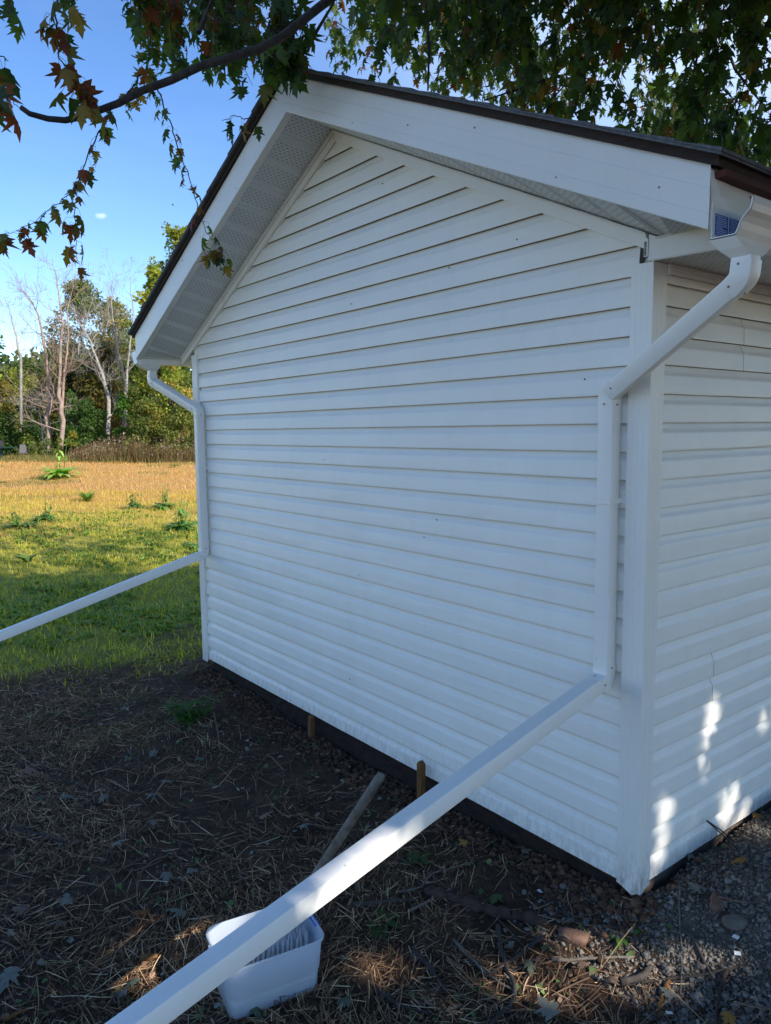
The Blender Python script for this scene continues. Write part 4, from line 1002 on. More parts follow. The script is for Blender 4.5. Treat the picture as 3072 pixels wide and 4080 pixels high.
link('soil_crumbs', npmesh('soil_crumbs', *join(parts)), M['clod'], kind='stuff', label='dark soil crumbs on the bare ground', cat='soil')

# --- larger sticks, each its own
def stick(pxs, r, label, z=-0.095, mat_=None, cat='stick', name='stick', group=None, lifts=None):
    pts_ = []
    for i, (x, y) in enumerate(pxs):
        q = px_ground(x, y, z); q[2] = float(terrain(q[0], q[1]))+r*0.9+(lifts[i] if lifts else 0.004); pts_.append(q)
    fine = []
    for i in range(len(pts_)-1):
        for t in (0, 0.33, 0.66): fine.append(pts_[i]*(1-t)+pts_[i+1]*t+rng.normal(0, r*0.25, 3))
    fine.append(pts_[-1]); o = np.array(fine[0])
    ms = MB(); ms.tube([q-o for q in fine], list(np.linspace(r, r*0.55, len(fine))), 8)
    ob_ = ms.build(name, mat_ or M['bark'], None, smooth=True, label=label, cat=cat, group=group); ob_.location = o; return ob_
def z3(L, ox=1400, oy=2900, s=1.851): return [(ox+a/s, oy+b_/s) for a, b_ in L]
def z2(L): return z3(L, 2200, 3200, 1.9105)
def z0_(L): return z3(L, 0, 2800, 1.5145)
stick(z3([(1085, 1420), (1100, 1580), (1150, 1720), (1205, 1830), (1215, 1920), (1160, 2010), (1020, 2120)]), 0.011, 'long brown hooked stick lying at the bottom centre of the yard')
stick(z3([(1400, 1510), (1280, 1590), (1150, 1680), (980, 1755)]), 0.010, 'dark stick crossing the hooked stick')
stick(z3([(460, 1580), (560, 1690), (640, 1800), (690, 1880)]), 0.011, 'dark thick stick pointing up left below the tub')
stick(z3([(170, 1870), (300, 1930), (430, 1985), (590, 2030)]), 0.009, 'long dark stick low on the ground right of the tub base')
stick(z3([(750, 1515), (850, 1610), (960, 1700), (1080, 1790), (1200, 1880)]), 0.0065, 'pale split straw-coloured stick slanting through the brush', mat_=M['handle'])
stick(z3([(0, 1345), (150, 1325), (300, 1290), (450, 1260)]), 0.012, 'brown stick lying level just right of the tub')
stick(z3([(420, 1350), (620, 1240), (750, 1170)]), 0.007, 'thin tan stick above the fallen log', mat_=M['handle'])
stick(z3([(330, 1215), (520, 1175), (590, 1080), (700, 1035), (900, 985)]), 0.006, 'thin pale bent twig reaching up right towards the wall', mat_=M['handle'])
stick(z2([(0, 1135), (200, 1132), (400, 1138), (620, 1142)]), 0.008, 'straight tan stick in the sun patch below the brick piece', mat_=M['handle'])
stick(z2([(530, 1340), (700, 1270), (760, 1220)]), 0.016, 'thick rough grey branch piece beneath the straight tan stick')
stick(z2([(640, 1305), (850, 1300), (1100, 1290), (1400, 1300)]), 0.007, 'dark level stick at lower right of the yard')
stick(z2([(890, 1320), (850, 1400), (820, 1480), (810, 1560)]), 0.010, 'stubby orange-brown split stick near the lower right', mat_=M['stake'])
stick(z2([(1330, 1300), (1280, 1400), (1255, 1520), (1250, 1680)]), 0.008, 'reddish twig running down to the bottom edge at the right', mat_=M['logbark'])
stick(z2([(965, 820), (960, 930), (975, 1050), (990, 1200), (980, 1400)]), 0.004, 'thin upright-looking pale twig across the grey soil', mat_=M['handle'])
stick(z2([(980, 1045), (1060, 1100), (1140, 1200), (1230, 1330)]), 0.008, 'dark curved stick leaving the heap of grey soil')
stick(z0_([(780, 255), (800, 300), (850, 345)]), 0.012, 'short curved dark stick on the bare dirt left of the gable')
stick(z0_([(100, 750), (200, 775), (300, 810), (395, 840)]), 0.012, 'dark straight stick at the left side of the yard')
stick(z0_([(290, 420), (420, 450), (520, 490), (570, 580)]), 0.009, 'long thin dark stick bending downwards at the left')
stick(z0_([(0, 310), (180, 370), (400, 400), (600, 385), (800, 360)]), 0.006, 'very long thin dark stem across the upper left of the yard')
stick(z0_([(805, 1240), (900, 1215)]), 0.013, 'short split pale chunk of wood above the tub', mat_=M['stake'])
stick(z0_([(840, 1480), (970, 1470)]), 0.016, 'pale tan wood chip left of the tub', mat_=M['stake'])
stick(z0_([(20, 1890), (160, 1830)]), 0.009, 'pale orange splinter in the bottom left corner', mat_=M['stake'])
stick(z0_([(1290, 50), (1310, 150), (1330, 250)]), 0.006, 'pale upright weed stalk near the green weed', mat_=M['handle'])
# side-wall twigs
a_ = onplane(2812, 3268, 0, 0.02); 
for tx, ty, lb in ((2990, 3440, 'thin black twig leaning on the side wall, the lower of two'), (2920, 3355, 'thin black twig leaning on the side wall, the upper of two')):
    e_ = onplane(tx, ty, 0, 0.10); g_ = px_ground(tx, ty, 0.0)
    ms = MB(); ms.tube([np.zeros(3), (g_-a_)*0.5+np.array([0.01, 0, 0.004]), g_-a_], [0.0035, 0.003, 0.002], 5)
    o_ = ms.build('leaning_twig', M['bark'], None, label=lb, cat='twig', group='twigs leaning on the side wall'); o_.location = a_+np.array([0.003 if ty > 3400 else 0.008, 0, 0])
# log half-buried, brick, stones
def lump(name, px, py, sx, sy, sz, rz, m_, label, cat, sink=0.3, sq=None, rough=0.10):
    q = px_ground(px, py); g = float(terrain(q[0], q[1])); V = IV2.copy()
    if sq: V = V/np.abs(V).max(1, keepdims=True)*(1-0.10*rng.random((len(V), 1)))
    V = V*(1+rng.normal(0, rough, (len(V), 1))*0.6)*np.array([sx, sy, sz])
    me = npmesh(name, V, IF2); o = link(name, me, m_, smooth=(sq is None), label=label, cat=cat); o.location = (q[0], q[1], g+sz*(1-sink*2)); o.rotation_euler = (rng.uniform(-.1, .1), rng.uniform(-.1, .1), rz)
    if not sq: ss = o.modifiers.new('s', 'SUBSURF'); ss.levels = 1; ss.render_levels = 1
    return o
lump('brick_fragment', 2285, 3725, 0.060, 0.036, 0.022, 0.5, M['brick'], 'broken red-brown brick piece in the sun patch near the corner', 'brick', 0.2, 0.6)
lump('brick_fragment', 2850, 3710, 0.050, 0.026, 0.016, 2.0, M['brick'], 'flat reddish brick chip at the foot of the grey soil heap', 'brick', 0.2, 0.6)
lump('stone', 2925, 3775, 0.055, 0.038, 0.028, 1.0, M['stone'], 'rounded brownish stone at the lower edge of the grey soil heap', 'stone')
lump('stone', 2245, 3545, 0.020, 0.016, 0.014, 0.4, M['stone'], 'small dark round stone left of the shed corner', 'stone')
lump('stone', 1465, 3180, 0.02, 0.015, 0.012, 0.4, M['paper'], 'small whitish stone on dark soil between the stakes', 'stone')
lump('stone', 1290, 2900, 0.018, 0.014, 0.012, 1.4, M['stone'], 'small grey stone beside the short orange stake', 'stone')
la, lb_ = px_ground(1690, 3560), px_ground(2180, 3680)
la[2] = float(terrain(la[0], la[1]))+0.015; lb_[2] = float(terrain(lb_[0], lb_[1]))+0.01
ms = MB(); mid = [(lb_-la)*t+np.array([0, 0, 0.006*math.sin(t*9)-0.004])+rng.normal(0, 0.003, 3) for t in np.linspace(0, 1, 34)]
ms.tube(mid, [0.008]+[0.021+0.006*math.sin(i*0.7)+rng.uniform(-0.005, 0.005) for i in range(32)]+[0.006], 14)
ms.v = [tuple(np.array(v)+rng.normal(0, 0.0022, 3)) for v in ms.v]; o_ = ms.build('fallen_log', M['logbark'], None, smooth=True, label='reddish brown rotten log half sunk in the yard left of the shed corner', cat='log'); o_.location = la

# fallen maple leaves, each a thing
lt_me = {}
def fallen(px, py, size, col_, label, group=None, rz=None, curl=1):
    q = px_ground(px, py); g = float(terrain(q[0], q[1])); key = (col_, curl)
    if key not in lt_me:
        V, Fm = leaf_template(_half, 0.35*curl, 0.35*curl); V = V.copy(); V[:, 2] = V[:, 2]-V[:, 2].min()
        me = npmesh('fallen_leaf', V, Fm, np.tile(np.array(col_), (len(V), 1))); me.materials.append(M['litter']); lt_me[key] = me
    o = bpy.data.objects.new('fallen_leaf', lt_me[key]); COL.objects.link(o); o.scale = (size,)*3
    o.location = (q[0], q[1], g+0.012); o.rotation_euler = (rng.uniform(-.35, .35), rng.uniform(-.35, .35), rng.uniform(0, 6.28) if rz is None else rz)
    return tag(o, label=label, cat='leaf', group=group)
GB, BR, GR, OR, PK = (0.16, 0.16, 0.13), (0.15, 0.10, 0.07), (0.055, 0.095, 0.022), (0.30, 0.15, 0.035), (0.24, 0.12, 0.085)
fallen(1985, 3565, 0.085, GR, 'bright green maple leaf on the log left of the shed corner', curl=0.6)
fallen(30, 2915, 0.10, PK, 'pinkish red fallen leaf at the left edge of the yard', curl=0.5)
fallen(100, 3070, 0.11, PK, 'pale pink-brown curled leaf near the left edge, below the red one')
fallen(455, 3385, 0.09, GB, 'pale grey-green upturned leaf in the straw, left centre')
fallen(1040, 3265, 0.09, PK, 'dusty pink leaf on the straw above the tub')
fallen(735, 3640, 0.085, GB, 'grey-green leaf just above and left of the tub')
fallen(665, 3500, 0.08, GB, 'blue-grey folded leaf in the straw above left of the tub')
fallen(60, 3880, 0.11, GB, 'large grey-green leaf at the far lower left')
fallen(2965, 3590, 0.065, OR, 'yellow-orange leaf on the grey soil heap', curl=1.4)
fallen(2755, 3500, 0.075, GB, 'grey-green leaf on the grey soil heap')
fallen(2990, 3330, 0.09, OR, 'rusty orange leaf tucked behind the heap by the side wall', curl=1.5)
fallen(2780, 3665, 0.06, GB, 'small grey leaf beneath the grey soil heap')
fallen(2680, 3970, 0.06, GB, 'pale leaf near the white scrap at bottom right')
fallen(2205, 4050, 0.09, GB, 'large bluish-white torn leaf at the bottom edge')
fallen(2890, 4030, 0.075, OR, 'orange-brown leaf at the bottom right')
fallen(620, 2990, 0.07, GB, 'small pale star-shaped leaf on the dirt left of the green weed')
fallen(680, 3110, 0.07, GB, 'pale leaf on bare dirt under the green weed')
fallen(1860, 3380, 0.06, OR, 'red-brown leaf in the dark soil under the near downspout')
fallen(2080, 3400, 0.06, BR, 'brown curled leaf against the dug-out edge of the wall')
for _ in range(36):
    x, y = rng.uniform(0, 2600), rng.uniform(2750, 4060)
    if y < 2750+(x-700)*0.55+140: continue
    fallen(x, y, rng.uniform(0.05, 0.085), [GB, BR, (0.10, 0.12, 0.08), BR][rng.integers(0, 4)], 'small dull fallen maple leaf among the straw on the shaded yard', 'dull fallen leaves among the straw', curl=1.8)
# white scraps
for x, y, lb in ((2668, 4018, 'small white plastic scrap near the bottom right'), (2152, 3548, 'tiny white paper scrap on dark soil left of the shed corner'), (2928, 3815, 'thin white plastic sliver on the right'), (2935, 3862, 'tiny blue-white plastic bit at the right, below the sliver')):
    q = px_ground(x, y); g = float(terrain(q[0], q[1])); ms = MB(); ms.hexa([(-.012, -.008, 0), (.011, -.009, .004), (.012, .008, .003), (-.010, .009, .001), (-.012, -.008, .002), (.011, -.009, .006), (.012, .008, .005), (-.010, .009, .003)])
    o_ = ms.build('plastic_scrap', M['paper'], None, label=lb, cat='scrap', group='white scraps on the soil'); o_.location = (q[0], q[1], g+0.014); o_.rotation_euler = (0.2, 0.1, x)

# ------------------------------------------------------------------ plants
def blade_template(w_=0.5, bend=0.35):
    V = np.array([(-w_*0.5*0.6, 0, 0), (w_*0.5*0.6, 0, 0), (w_*0.5, 0.45, -0.02), (-w_*0.5, 0.45, -0.02), (w_*0.38, 0.78, -bend*0.45), (-w_*0.38, 0.78, -bend*0.45), (0, 1.0, -bend)])
    F = np.array([(0, 1, 2), (0, 2, 3), (3, 2, 4), (3, 4, 5), (5, 4, 6)]); return V, F
GT, GF = np.array([(-0.5, 0, 0), (0.5, 0, 0), (0.30, 0.55, 0), (-0.30, 0.55, 0), (0.06, 1.0, 0)], float), np.array([(0, 1, 2), (0, 2, 3), (3, 2, 4)])
def blades(P, ln, wd, lean, colr):
    n = len(P); a = rng.uniform(0, 6.283, n); az = np.stack([np.cos(a), np.sin(a), np.zeros(n)], 1)
    d = az*lean[:, None]; d[:, 2] = 1; d /= np.linalg.norm(d, axis=1, keepdims=True)
    sd_ = np.stack([-np.sin(a), np.cos(a), np.zeros(n)], 1)
    V = P[:, None]+sd_[:, None]*(GT[None, :, :1]*wd[:, None, None])+d[:, None]*(GT[None, :, 1:2]*ln[:, None, None])
    V[:, :, 2] -= (GT[None, :, 1]**2)*(ln*lean*0.35)[:, None]; V[:, :, :2] += az[:, None, :2]*((GT[None, :, 1:2]**2)*(ln*lean*0.35)[:, None, None])
    F = (GF[None]+(np.arange(n)*5)[:, None, None]).reshape(-1, 3)
    return V.reshape(-1, 3), F, np.repeat(colr, 5, 0)
def wedge(n, px0, px1, d0, d1, pw=1.0):
    """ground points in the open part of the yard seen left of the shed (wider than the view)"""
    d = d0+(d1-d0)*rng.random(n)**pw; x = rng.uniform(px0, px1, n)
    hd = np.array([fw[0], fw[1]])/np.hypot(fw[0], fw[1]); hr = np.array([rt[0], rt[1]])/np.hypot(rt[0], rt[1])
    xy = CAM[None, :2]+hd*d[:, None]+hr*((x-1536)/FPX*d)[:, None]
    ins = (xy[:, 0] > XL-0.05) & (xy[:, 0] < 0.05) & (xy[:, 1] > -0.05)
    return xy[~ins]
def P3(xy): return np.column_stack([xy, terrain(xy[:, 0], xy[:, 1])-0.005])
# green lawn patch beyond the far corner
xy = wedge(110000, -900, 1250, 5.6, 24, 0.9)
dep = (xy-CAM[:2])@np.array([fw[0], fw[1]])
nb = vnoise(xy[:, 0], xy[:, 1], 0.8, 21)*0.6+vnoise(xy[:, 0], xy[:, 1], 0.25, 22)*0.4
g1 = smooth(-0.9, 0.9, (-4.7-xy[:, 0])+(nb-.5)*3.0-np.maximum(0, -1.0-xy[:, 1])*0.3)
xy = xy[rng.random(len(xy)) < g1*(0.35+0.65*vnoise(xy[:, 0], xy[:, 1], 0.5, 51))]; n = len(xy)
gc = pal(n, [(0.22, 0.29, 0.025), (0.30, 0.34, 0.03), (0.16, 0.23, 0.022), (0.50, 0.44, 0.08)], 0.3)*1.25
yl = 0.25+0.75*smooth(8, 12, (xy-CAM[:2])@np.array([fw[0], fw[1]]))[:, None]*rng.random((n, 1))**0.6; gc = gc*(1-yl*0.85)+np.array([0.74, 0.60, 0.10])*yl*0.85
dep = (xy-CAM[:2])@np.array([fw[0], fw[1]])
parts = [blades(P3(xy), rng.uniform(0.05, 0.13, n), rng.uniform(0.005, 0.010, n)*(1+dep*0.03), rng.uniform(0.2, 1.0, n), gc)]
# broad weeds among it
BT, BF = blade_template(0.42, 0.5)
xy = wedge(11000, -900, 1250, 6.5, 19, 0.9); nb = vnoise(xy[:, 0], xy[:, 1], 0.9, 61)*0.6+vnoise(xy[:, 0], xy[:, 1], 0.3, 62)*0.4; xy = xy[(xy[:, 0] < -5.6) & (nb > 0.52)]
cen_ = np.repeat(xy, 5, 0); n = len(cen_); a = rng.uniform(0, 6.283, n); tip = np.stack([np.cos(a), np.sin(a), rng.uniform(0.2, 2.4, n)], 1); nrm_ = np.stack([-np.cos(a)*0.6, -np.sin(a)*0.6, np.ones(n)], 1)
parts.append(instance(BT, BF, P3(cen_), frames(tip, nrm_), rng.uniform(0.035, 0.095, n), pal(n, [(0.19, 0.31, 0.05), (0.24, 0.36, 0.07), (0.13, 0.23, 0.04)], 0.2)))
link('grass', npmesh('grass', *join(parts)), M['grass'], kind='stuff', label='rough green grass and low weeds beyond the far corner of the shed', cat='grass')
# sparse grass in the soil
xy = ground_pts(26000, -6.5, 1.5, -3.2, 1.0); v = vnoise(xy[:, 0], xy[:, 1], 0.45, 71); left = smooth(-1.5, -4.5, xy[:, 0])
xy = keep_yard(xy[rng.random(len(xy)) < np.clip((v-0.62)*1.6+left*0.35, 0, 1)]); n = len(xy)
parts = [blades(P3(xy), rng.uniform(0.02, 0.07, n), rng.uniform(0.003, 0.006, n), rng.uniform(0.4, 1.8, n), pal(n, [(0.07, 0.12, 0.025), (0.10, 0.14, 0.035), (0.05, 0.085, 0.02)], 0.3))]
xy = ground_pts(2600, -6.0, 1.0, -3.0, 0.9); v = vnoise(xy[:, 0], xy[:, 1], 0.4, 75); xy = keep_yard(xy[v > 0.55]); cen_ = np.repeat(xy, 3, 0); n = len(cen_)
a = rng.uniform(0, 6.283, n); tip = np.stack([np.cos(a), np.sin(a), rng.uniform(0.05, 0.6, n)], 1); nrm_ = np.stack([-np.cos(a)*0.3, -np.sin(a)*0.3, np.ones(n)], 1)
parts.append(instance(BT, BF, P3(cen_), frames(tip, nrm_), rng.uniform(0.02, 0.05, n), pal(n, [(0.05, 0.09, 0.03), (0.045, 0.075, 0.035), (0.09, 0.12, 0.10)], 0.3)))
link('sparse_grass', npmesh('sparse_grass', *join(parts)), M['grass'], kind='stuff', label='thin sprouts of grass and clover through the shaded soil', cat='grass')
# dry straw-coloured field
xy = wedge(110000, -900, 1100, 11, 52, 0.8); dep = (xy-CAM[:2])@np.array([fw[0], fw[1]])
g2 = smooth(10, 23, dep+(vnoise(xy[:, 0], xy[:, 1], 3, 23)-.5)*9); xy = xy[rng.random(len(xy)) < g2]; n = len(xy); dep = (xy-CAM[:2])@np.array([fw[0], fw[1]])
cl = vnoise(xy[:, 0], xy[:, 1], 2.2, 81)
cc = pal(n, [(0.66, 0.40, 0.15), (0.58, 0.32, 0.13), (0.70, 0.48, 0.19), (0.56, 0.40, 0.14)], 0.2)
gr_ = (cl > 0.72)[:, None]; cc = np.where(gr_ & (rng.random((n, 1)) < 0.6), pal(n, [(0.18, 0.20, 0.05)], 0.2), cc)
link('dry_grass', npmesh('dry_grass', *blades(P3(xy), rng.uniform(0.08, 0.20, n), rng.uniform(0.005, 0.010, n)*(0.6+dep*0.045), rng.uniform(0.1, 0.8, n), cc)), M['grass'], kind='stuff', label='sunlit straw-coloured grass of the open field', cat='grass')

def spot(px, D):
    hd = np.array([fw[0], fw[1]])/np.hypot(fw[0], fw[1]); hr = np.array([rt[0], rt[1]])/np.hypot(rt[0], rt[1])
    xy = CAM[:2]+hd*D+hr*((px-1536)/FPX*D); return np.array([xy[0], xy[1], float(terrain(xy[0], xy[1]))])
def depth_of_row(px, row):
    for D in np.arange(1.6, 70, 0.1):
        q_ = spot(px, D)
        if project(q_)[1] < row: return D
    return 60
def rosette(px, row, n, ln, label, col_=(0.10, 0.19, 0.04), upr=(0.3, 1.2), w_=0.36, name='weed_plant', cat='plant', stems=0, group=None, spread=0.25):
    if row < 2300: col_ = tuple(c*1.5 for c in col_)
    D = depth_of_row(px, row); o = spot(px, D); a = rng.uniform(0, 6.283, n)
    tip = np.stack([np.cos(a), np.sin(a), rng.uniform(*upr, n)], 1); nrm_ = np.stack([-np.cos(a), -np.sin(a), np.full(n, 1.0)], 1)
    T, F_ = blade_template(w_, 0.6); off = np.stack([np.cos(a), np.sin(a), np.zeros(n)], 1)*ln*0.08
    parts = [instance(T, F_, off, frames(tip, nrm_), rng.uniform(0.6, 1.1, n)*ln, pal(n, [col_], 0.25))]
    root = empty(name, o, label=label, cat=cat, group=group)
    if stems:
        ms = MB(); P, tp, nn, sc = [], [], [], []
        for s in range(stems):
            h = ln*rng.uniform(1.0, 2.2)*(1.0 if spread < 0.5 else 0.75); b_ = rng.normal(0, ln*spread, 2); q0 = np.array([b_[0]*0.3, b_[1]*0.3, 0]); q1 = np.array([b_[0], b_[1], h])
            ms.tube([q0, (q0+q1)/2+rng.normal(0, ln*0.04, 3), q1], [ln*0.02, ln*0.015, ln*0.008], 4)
            for j in range(9):
                t = rng.uniform(0.25, 1); q = q0+(q1-q0)*t; aa = rng.uniform(0, 6.283); P.append(q); tp.append((math.cos(aa), math.sin(aa), rng.uniform(-0.3, 0.7))); nn.append((0, 0, 1.0)); sc.append(ln*rng.uniform(0.25, 0.5)*(1.2-t*0.5))
        parts.append(instance(T, F_, np.array(P), frames(np.array(tp), np.array(nn)+0.01), np.array(sc), pal(len(P), [col_], 0.25)))
        ms.build('stem', simple('green_stem', (0.08, 0.12, 0.03), 0.7), root)
    link('leaves', npmesh('leaves', *join(parts)), M['grass'], root)
    return root
rosette(240, 1905, 70, 0.80, 'big leafy green rosette weed standing in the straw field nearest the trees', (0.20, 0.34, 0.08), (0.3, 1.6), 0.3, stems=2)
rosette(530, 2030, 34, 0.34, 'tall thin green weed with upright stems in the middle of the field', (0.08, 0.16, 0.04), stems=6)
rosette(345, 2000, 90, 0.42, 'tuft of long green grass blades in the field', (0.10, 0.19, 0.03), (0.8, 3.0), 0.08)
rosette(650, 2030, 50, 0.36, 'bushy pale green weed near the left downspout, upper one', (0.12, 0.22, 0.05), stems=6)
rosette(720, 2110, 60, 0.36, 'broad pale green weed touching the left downspout in view', (0.13, 0.24, 0.06), stems=7)
rosette(170, 2080, 60, 0.34, 'broad-leaved green weed where straw turns to grass at left', (0.10, 0.19, 0.04), stems=3)
rosette(70, 2110, 50, 0.36, 'broad green dock weed at the left edge of the grass', (0.10, 0.18, 0.04), stems=3)
rosette(780, 2190, 40, 0.26, 'bright green leaves beside the left downspout elbow', (0.14, 0.25, 0.05), stems=3)
rosette(10, 1925, 20, 0.2, 'small green weed at the left margin of the field', (0.12, 0.2, 0.05))
rosette(700, 1860, 30, 0.30, 'low green weed in the field, right of centre', (0.14, 0.22, 0.06))
rosette(640, 2290, 24, 0.10, 'low weed with wide leaves in the shaded grass', (0.08, 0.14, 0.04))
rosette(90, 2240, 12, 0.24, 'single large leaved dock plant in shaded grass at left', (0.07, 0.13, 0.03), (0.6, 2.0), 0.45)
# the green weed on the bare dirt by the wall
rosette(715, 2880, 60, 0.10, 'low bushy dark green weed growing from bare soil in front of the gable', (0.08, 0.17, 0.035), (0.2, 1.0), 0.6, stems=40, spread=0.9)
rosette(1060, 3375, 12, 0.035, 'tiny seedling with round leaves below the tall stake', (0.04, 0.08, 0.03), (0.1, .6), 0.6)
rosette(1660, 3490, 12, 0.07, 'upright green seedling just under the near downspout', (0.05, 0.10, 0.03), (0.6, 2.0), 0.4)
rosette(1500, 3740, 20, 0.08, 'green clump of leaves to the right of the tub', (0.045, 0.10, 0.025), (0.1, .8), 0.55)
rosette(2520, 3775, 12, 0.055, 'bright green sprig in the sun patch near the shed corner', (0.09, 0.20, 0.04), (0.1, .7), 0.5)
rosette(2610, 3780, 6, 0.035, 'smaller bright green sprig right of the other sprig', (0.09, 0.20, 0.04), (0.1, .7), 0.5)
rosette(1900, 3930, 10, 0.05, 'dark green sprig among the sticks at the bottom', (0.04, 0.09, 0.025), (0.1, .7), 0.5)

# ------------------------------------------------------------------ background trees, shrubs, weeds
QT = np.array([(0, 0, 0), (0.34, 0.45, 0.06), (0, 1.0, -0.1), (-0.34, 0.45, 0.06)], float); QF = np.array([(0, 1, 2, 3)])
def leafy_tree(px, D, top_row, width, base_row=None, cols=((0.06, 0.10, 0.02),), n=5000, ls=0.28, lobes=14, label='', cat='tree', name='tree', low=0.15, trunk=0.16, airy=0.0, seed=1, lean=0.0, group=None):
    r2 = np.random.default_rng(seed); o = spot(px, D)
    ztop = at(px, top_row, D)[2]; h = max(0.6, ztop-o[2])
    root = empty(name, o, label=label, cat=cat, group=group)
    cen_, rad_ = [], []
    for i in range(lobes):
        t = r2.uniform(low, 0.92); wf = math.sin(min(1, (t-low+0.18)/(1-low+0.1))*math.pi)**0.6
        a = r2.uniform(0, 6.283); rr_ = width*0.5*wf*r2.random()**0.5*0.75
        cen_.append((math.cos(a)*rr_+lean*t*h, math.sin(a)*rr_, h*t)); s = r2.uniform(0.16, 0.30)*min(width, h)*(1.1-0.5*t)
        rad_.append((s, s, s*r2.uniform(0.6, 0.9)))
    cen_.append((lean*h, 0, h*0.93)); rad_.append((width*0.09, width*0.09, h*0.07)); cen_.append((lean*h+width*0.14, 0, h*0.86)); rad_.append((width*0.11, width*0.11, h*0.07)); cen_.append((lean*h-width*0.16, 0, h*0.84)); rad_.append((width*0.11, width*0.11, h*0.07))
    cen_ = np.array(cen_); rad_ = np.array(rad_); wgt = rad_.prod(1)**(2/3); wgt /= wgt.sum()
    k = r2.choice(len(cen_), n, p=wgt); u = r2.normal(size=(n, 3)); u /= np.linalg.norm(u, axis=1, keepdims=True); rr_ = r2.random(n)**0.45
    P = cen_[k]+u*rr_[:, None]*rad_[k]; P[:, 2] = np.maximum(P[:, 2], 0.03)
    gap = vnoise(P[:, 0]*1.0+P[:, 1]*0.7, P[:, 2], h*0.07+0.12, seed)
    P_ = gap > airy*0.5; P = P[P_]; u = u[P_]; k = k[P_]; m = len(P)
    cc = np.array(cols)[(k+r2.integers(0, 2, m)) % len(cols)]*r2.uniform(0.9, 1.75, (m, 1))
    tip = u+r2.normal(0, 0.6, (m, 3)); tip[:, 2] -= 0.3
    V, F_, C_ = instance(QT, QF, P, frames(tip, r2.normal(size=(m, 3))+u*0.8+np.array([0, 0, 0.5])), ls*r2.uniform(0.6, 1.25, m), cc)
    ms = MB(); 
    if trunk:
        ms.tube([(0, 0, -0.2), (lean*h*0.3, 0, h*0.3), (lean*h*0.6, 0, h*0.6), (lean*h*0.9, 0, h*0.9)], [trunk, trunk*0.75, trunk*0.45, trunk*0.12], 7)
        ms.build('trunk', M['bark'], root, smooth=True)
        ms = MB()
        for i in range(min(len(cen_), 12)):
            c = cen_[i]; z = c[2]*0.65; ms.tube([(lean*z, 0, z*0.9), (c[0]*0.5+lean*z*0.5, c[1]*0.5, (z+c[2])/2), tuple(c)], [trunk*0.35, trunk*0.2, trunk*0.06], 4, False)
        ms.build('branches', M['bark'], root)
    link('crown', npmesh('crown', V, F_, C_), M['foliage'], root)
    return root
DG = ((0.045, 0.085, 0.020), (0.060, 0.105, 0.025), (0.035, 0.068, 0.020))
OG = ((0.12, 0.145, 0.035), (0.085, 0.12, 0.03), (0.15, 0.15, 0.045))
YG = ((0.20, 0.23, 0.04), (0.15, 0.20, 0.035), (0.25, 0.23, 0.045))
YO = ((0.30, 0.21, 0.055), (0.24, 0.18, 0.05), (0.15, 0.16, 0.04))
# a continuous far wood closes the horizon behind the individual trees
def far_wood():
    parts = []
    for i in range(90):
        px = -1500+i*36+rng.uniform(-10, 10); D = rng.uniform(72, 96); o = spot(px, D)
        hrow = 1560-130*vnoise(np.array([px]), np.array([0.0]), 260, 5)[0]-60*rng.random(); h = at(px, hrow, D)[2]-o[2]; w_ = rng.uniform(3, 6)
        n = 900; u = rng.normal(size=(n, 3)); u /= np.linalg.norm(u, axis=1, keepdims=True)
        P = o+np.array([0, 0, h*0.5])+u*(rng.random(n)**0.4)[:, None]*np.array([w_, w_, h*0.52]); P[:, 2] = np.maximum(P[:, 2], o[2])
        parts.append(instance(QT, QF, P, frames(u+rng.normal(0, .6, (n, 3)), rng.normal(size=(n, 3))+u), 0.75*rng.uniform(0.6, 1.3, n), pal(n, [DG[i % 3], OG[i % 3]], 0.3)))
    link('far_wood', npmesh('far_wood', *join(parts)), M['foliage'], kind='stuff', label='dense far woodland closing off the field behind the nearer trees', cat='wood')
far_wood()
leafy_tree(-35, 52, 1290, 6.0, cols=DG+OG+YG[:1], n=12000, ls=0.26, lobes=22, label='dark green leafy tree cut by the left edge of the view', trunk=0.2, seed=11, low=0.05)
leafy_tree(45, 50, 1520, 2.6, cols=YO, n=3500, ls=0.2, lobes=12, label='orange-yellow turning shrub tree at the left edge under the dark tree', trunk=0.08, seed=12, low=0.05)
leafy_tree(355, 62, 1085, 7.0, cols=OG+DG[:1], n=20000, ls=0.27, lobes=34, label='tall olive green tree rising behind the pale dead trunks', trunk=0.22, airy=0.75, seed=43, low=0.15)
leafy_tree(480, 63, 1190, 7.0, cols=OG+YO[:1], n=17000, ls=0.26, lobes=22, label='thin-crowned olive tree right of the tallest olive tree', trunk=0.2, airy=0.8, seed=44, low=0.15)
leafy_tree(650, 46, 1045, 3.6, cols=YG, n=6500, ls=0.22, lobes=18, label='light yellow-green tree half hidden by the left eave', trunk=0.2, airy=0.3, seed=15, low=0.3)
leafy_tree(740, 50, 850, 3.8, cols=YG+OG, n=7500, ls=0.22, lobes=22, label='tall airy yellow-green tree showing above the left roof edge', trunk=0.22, airy=0.5, seed=16, low=0.3)
leafy_tree(590, 58, 1330, 4.4, cols=DG+OG, n=6000, ls=0.26, lobes=18, label='mid green tree directly behind the left gutter end', trunk=0.2, seed=17, low=0.1)
leafy_tree(300, 58, 1400, 6.0, cols=((0.09, 0.09, 0.025), (0.13, 0.09, 0.03), (0.05, 0.07, 0.02)), n=10000, ls=0.24, lobes=24, label='rusty olive tree in the middle of the wood behind the dead trees', trunk=0.15, airy=0.3, seed=18, low=0.1)
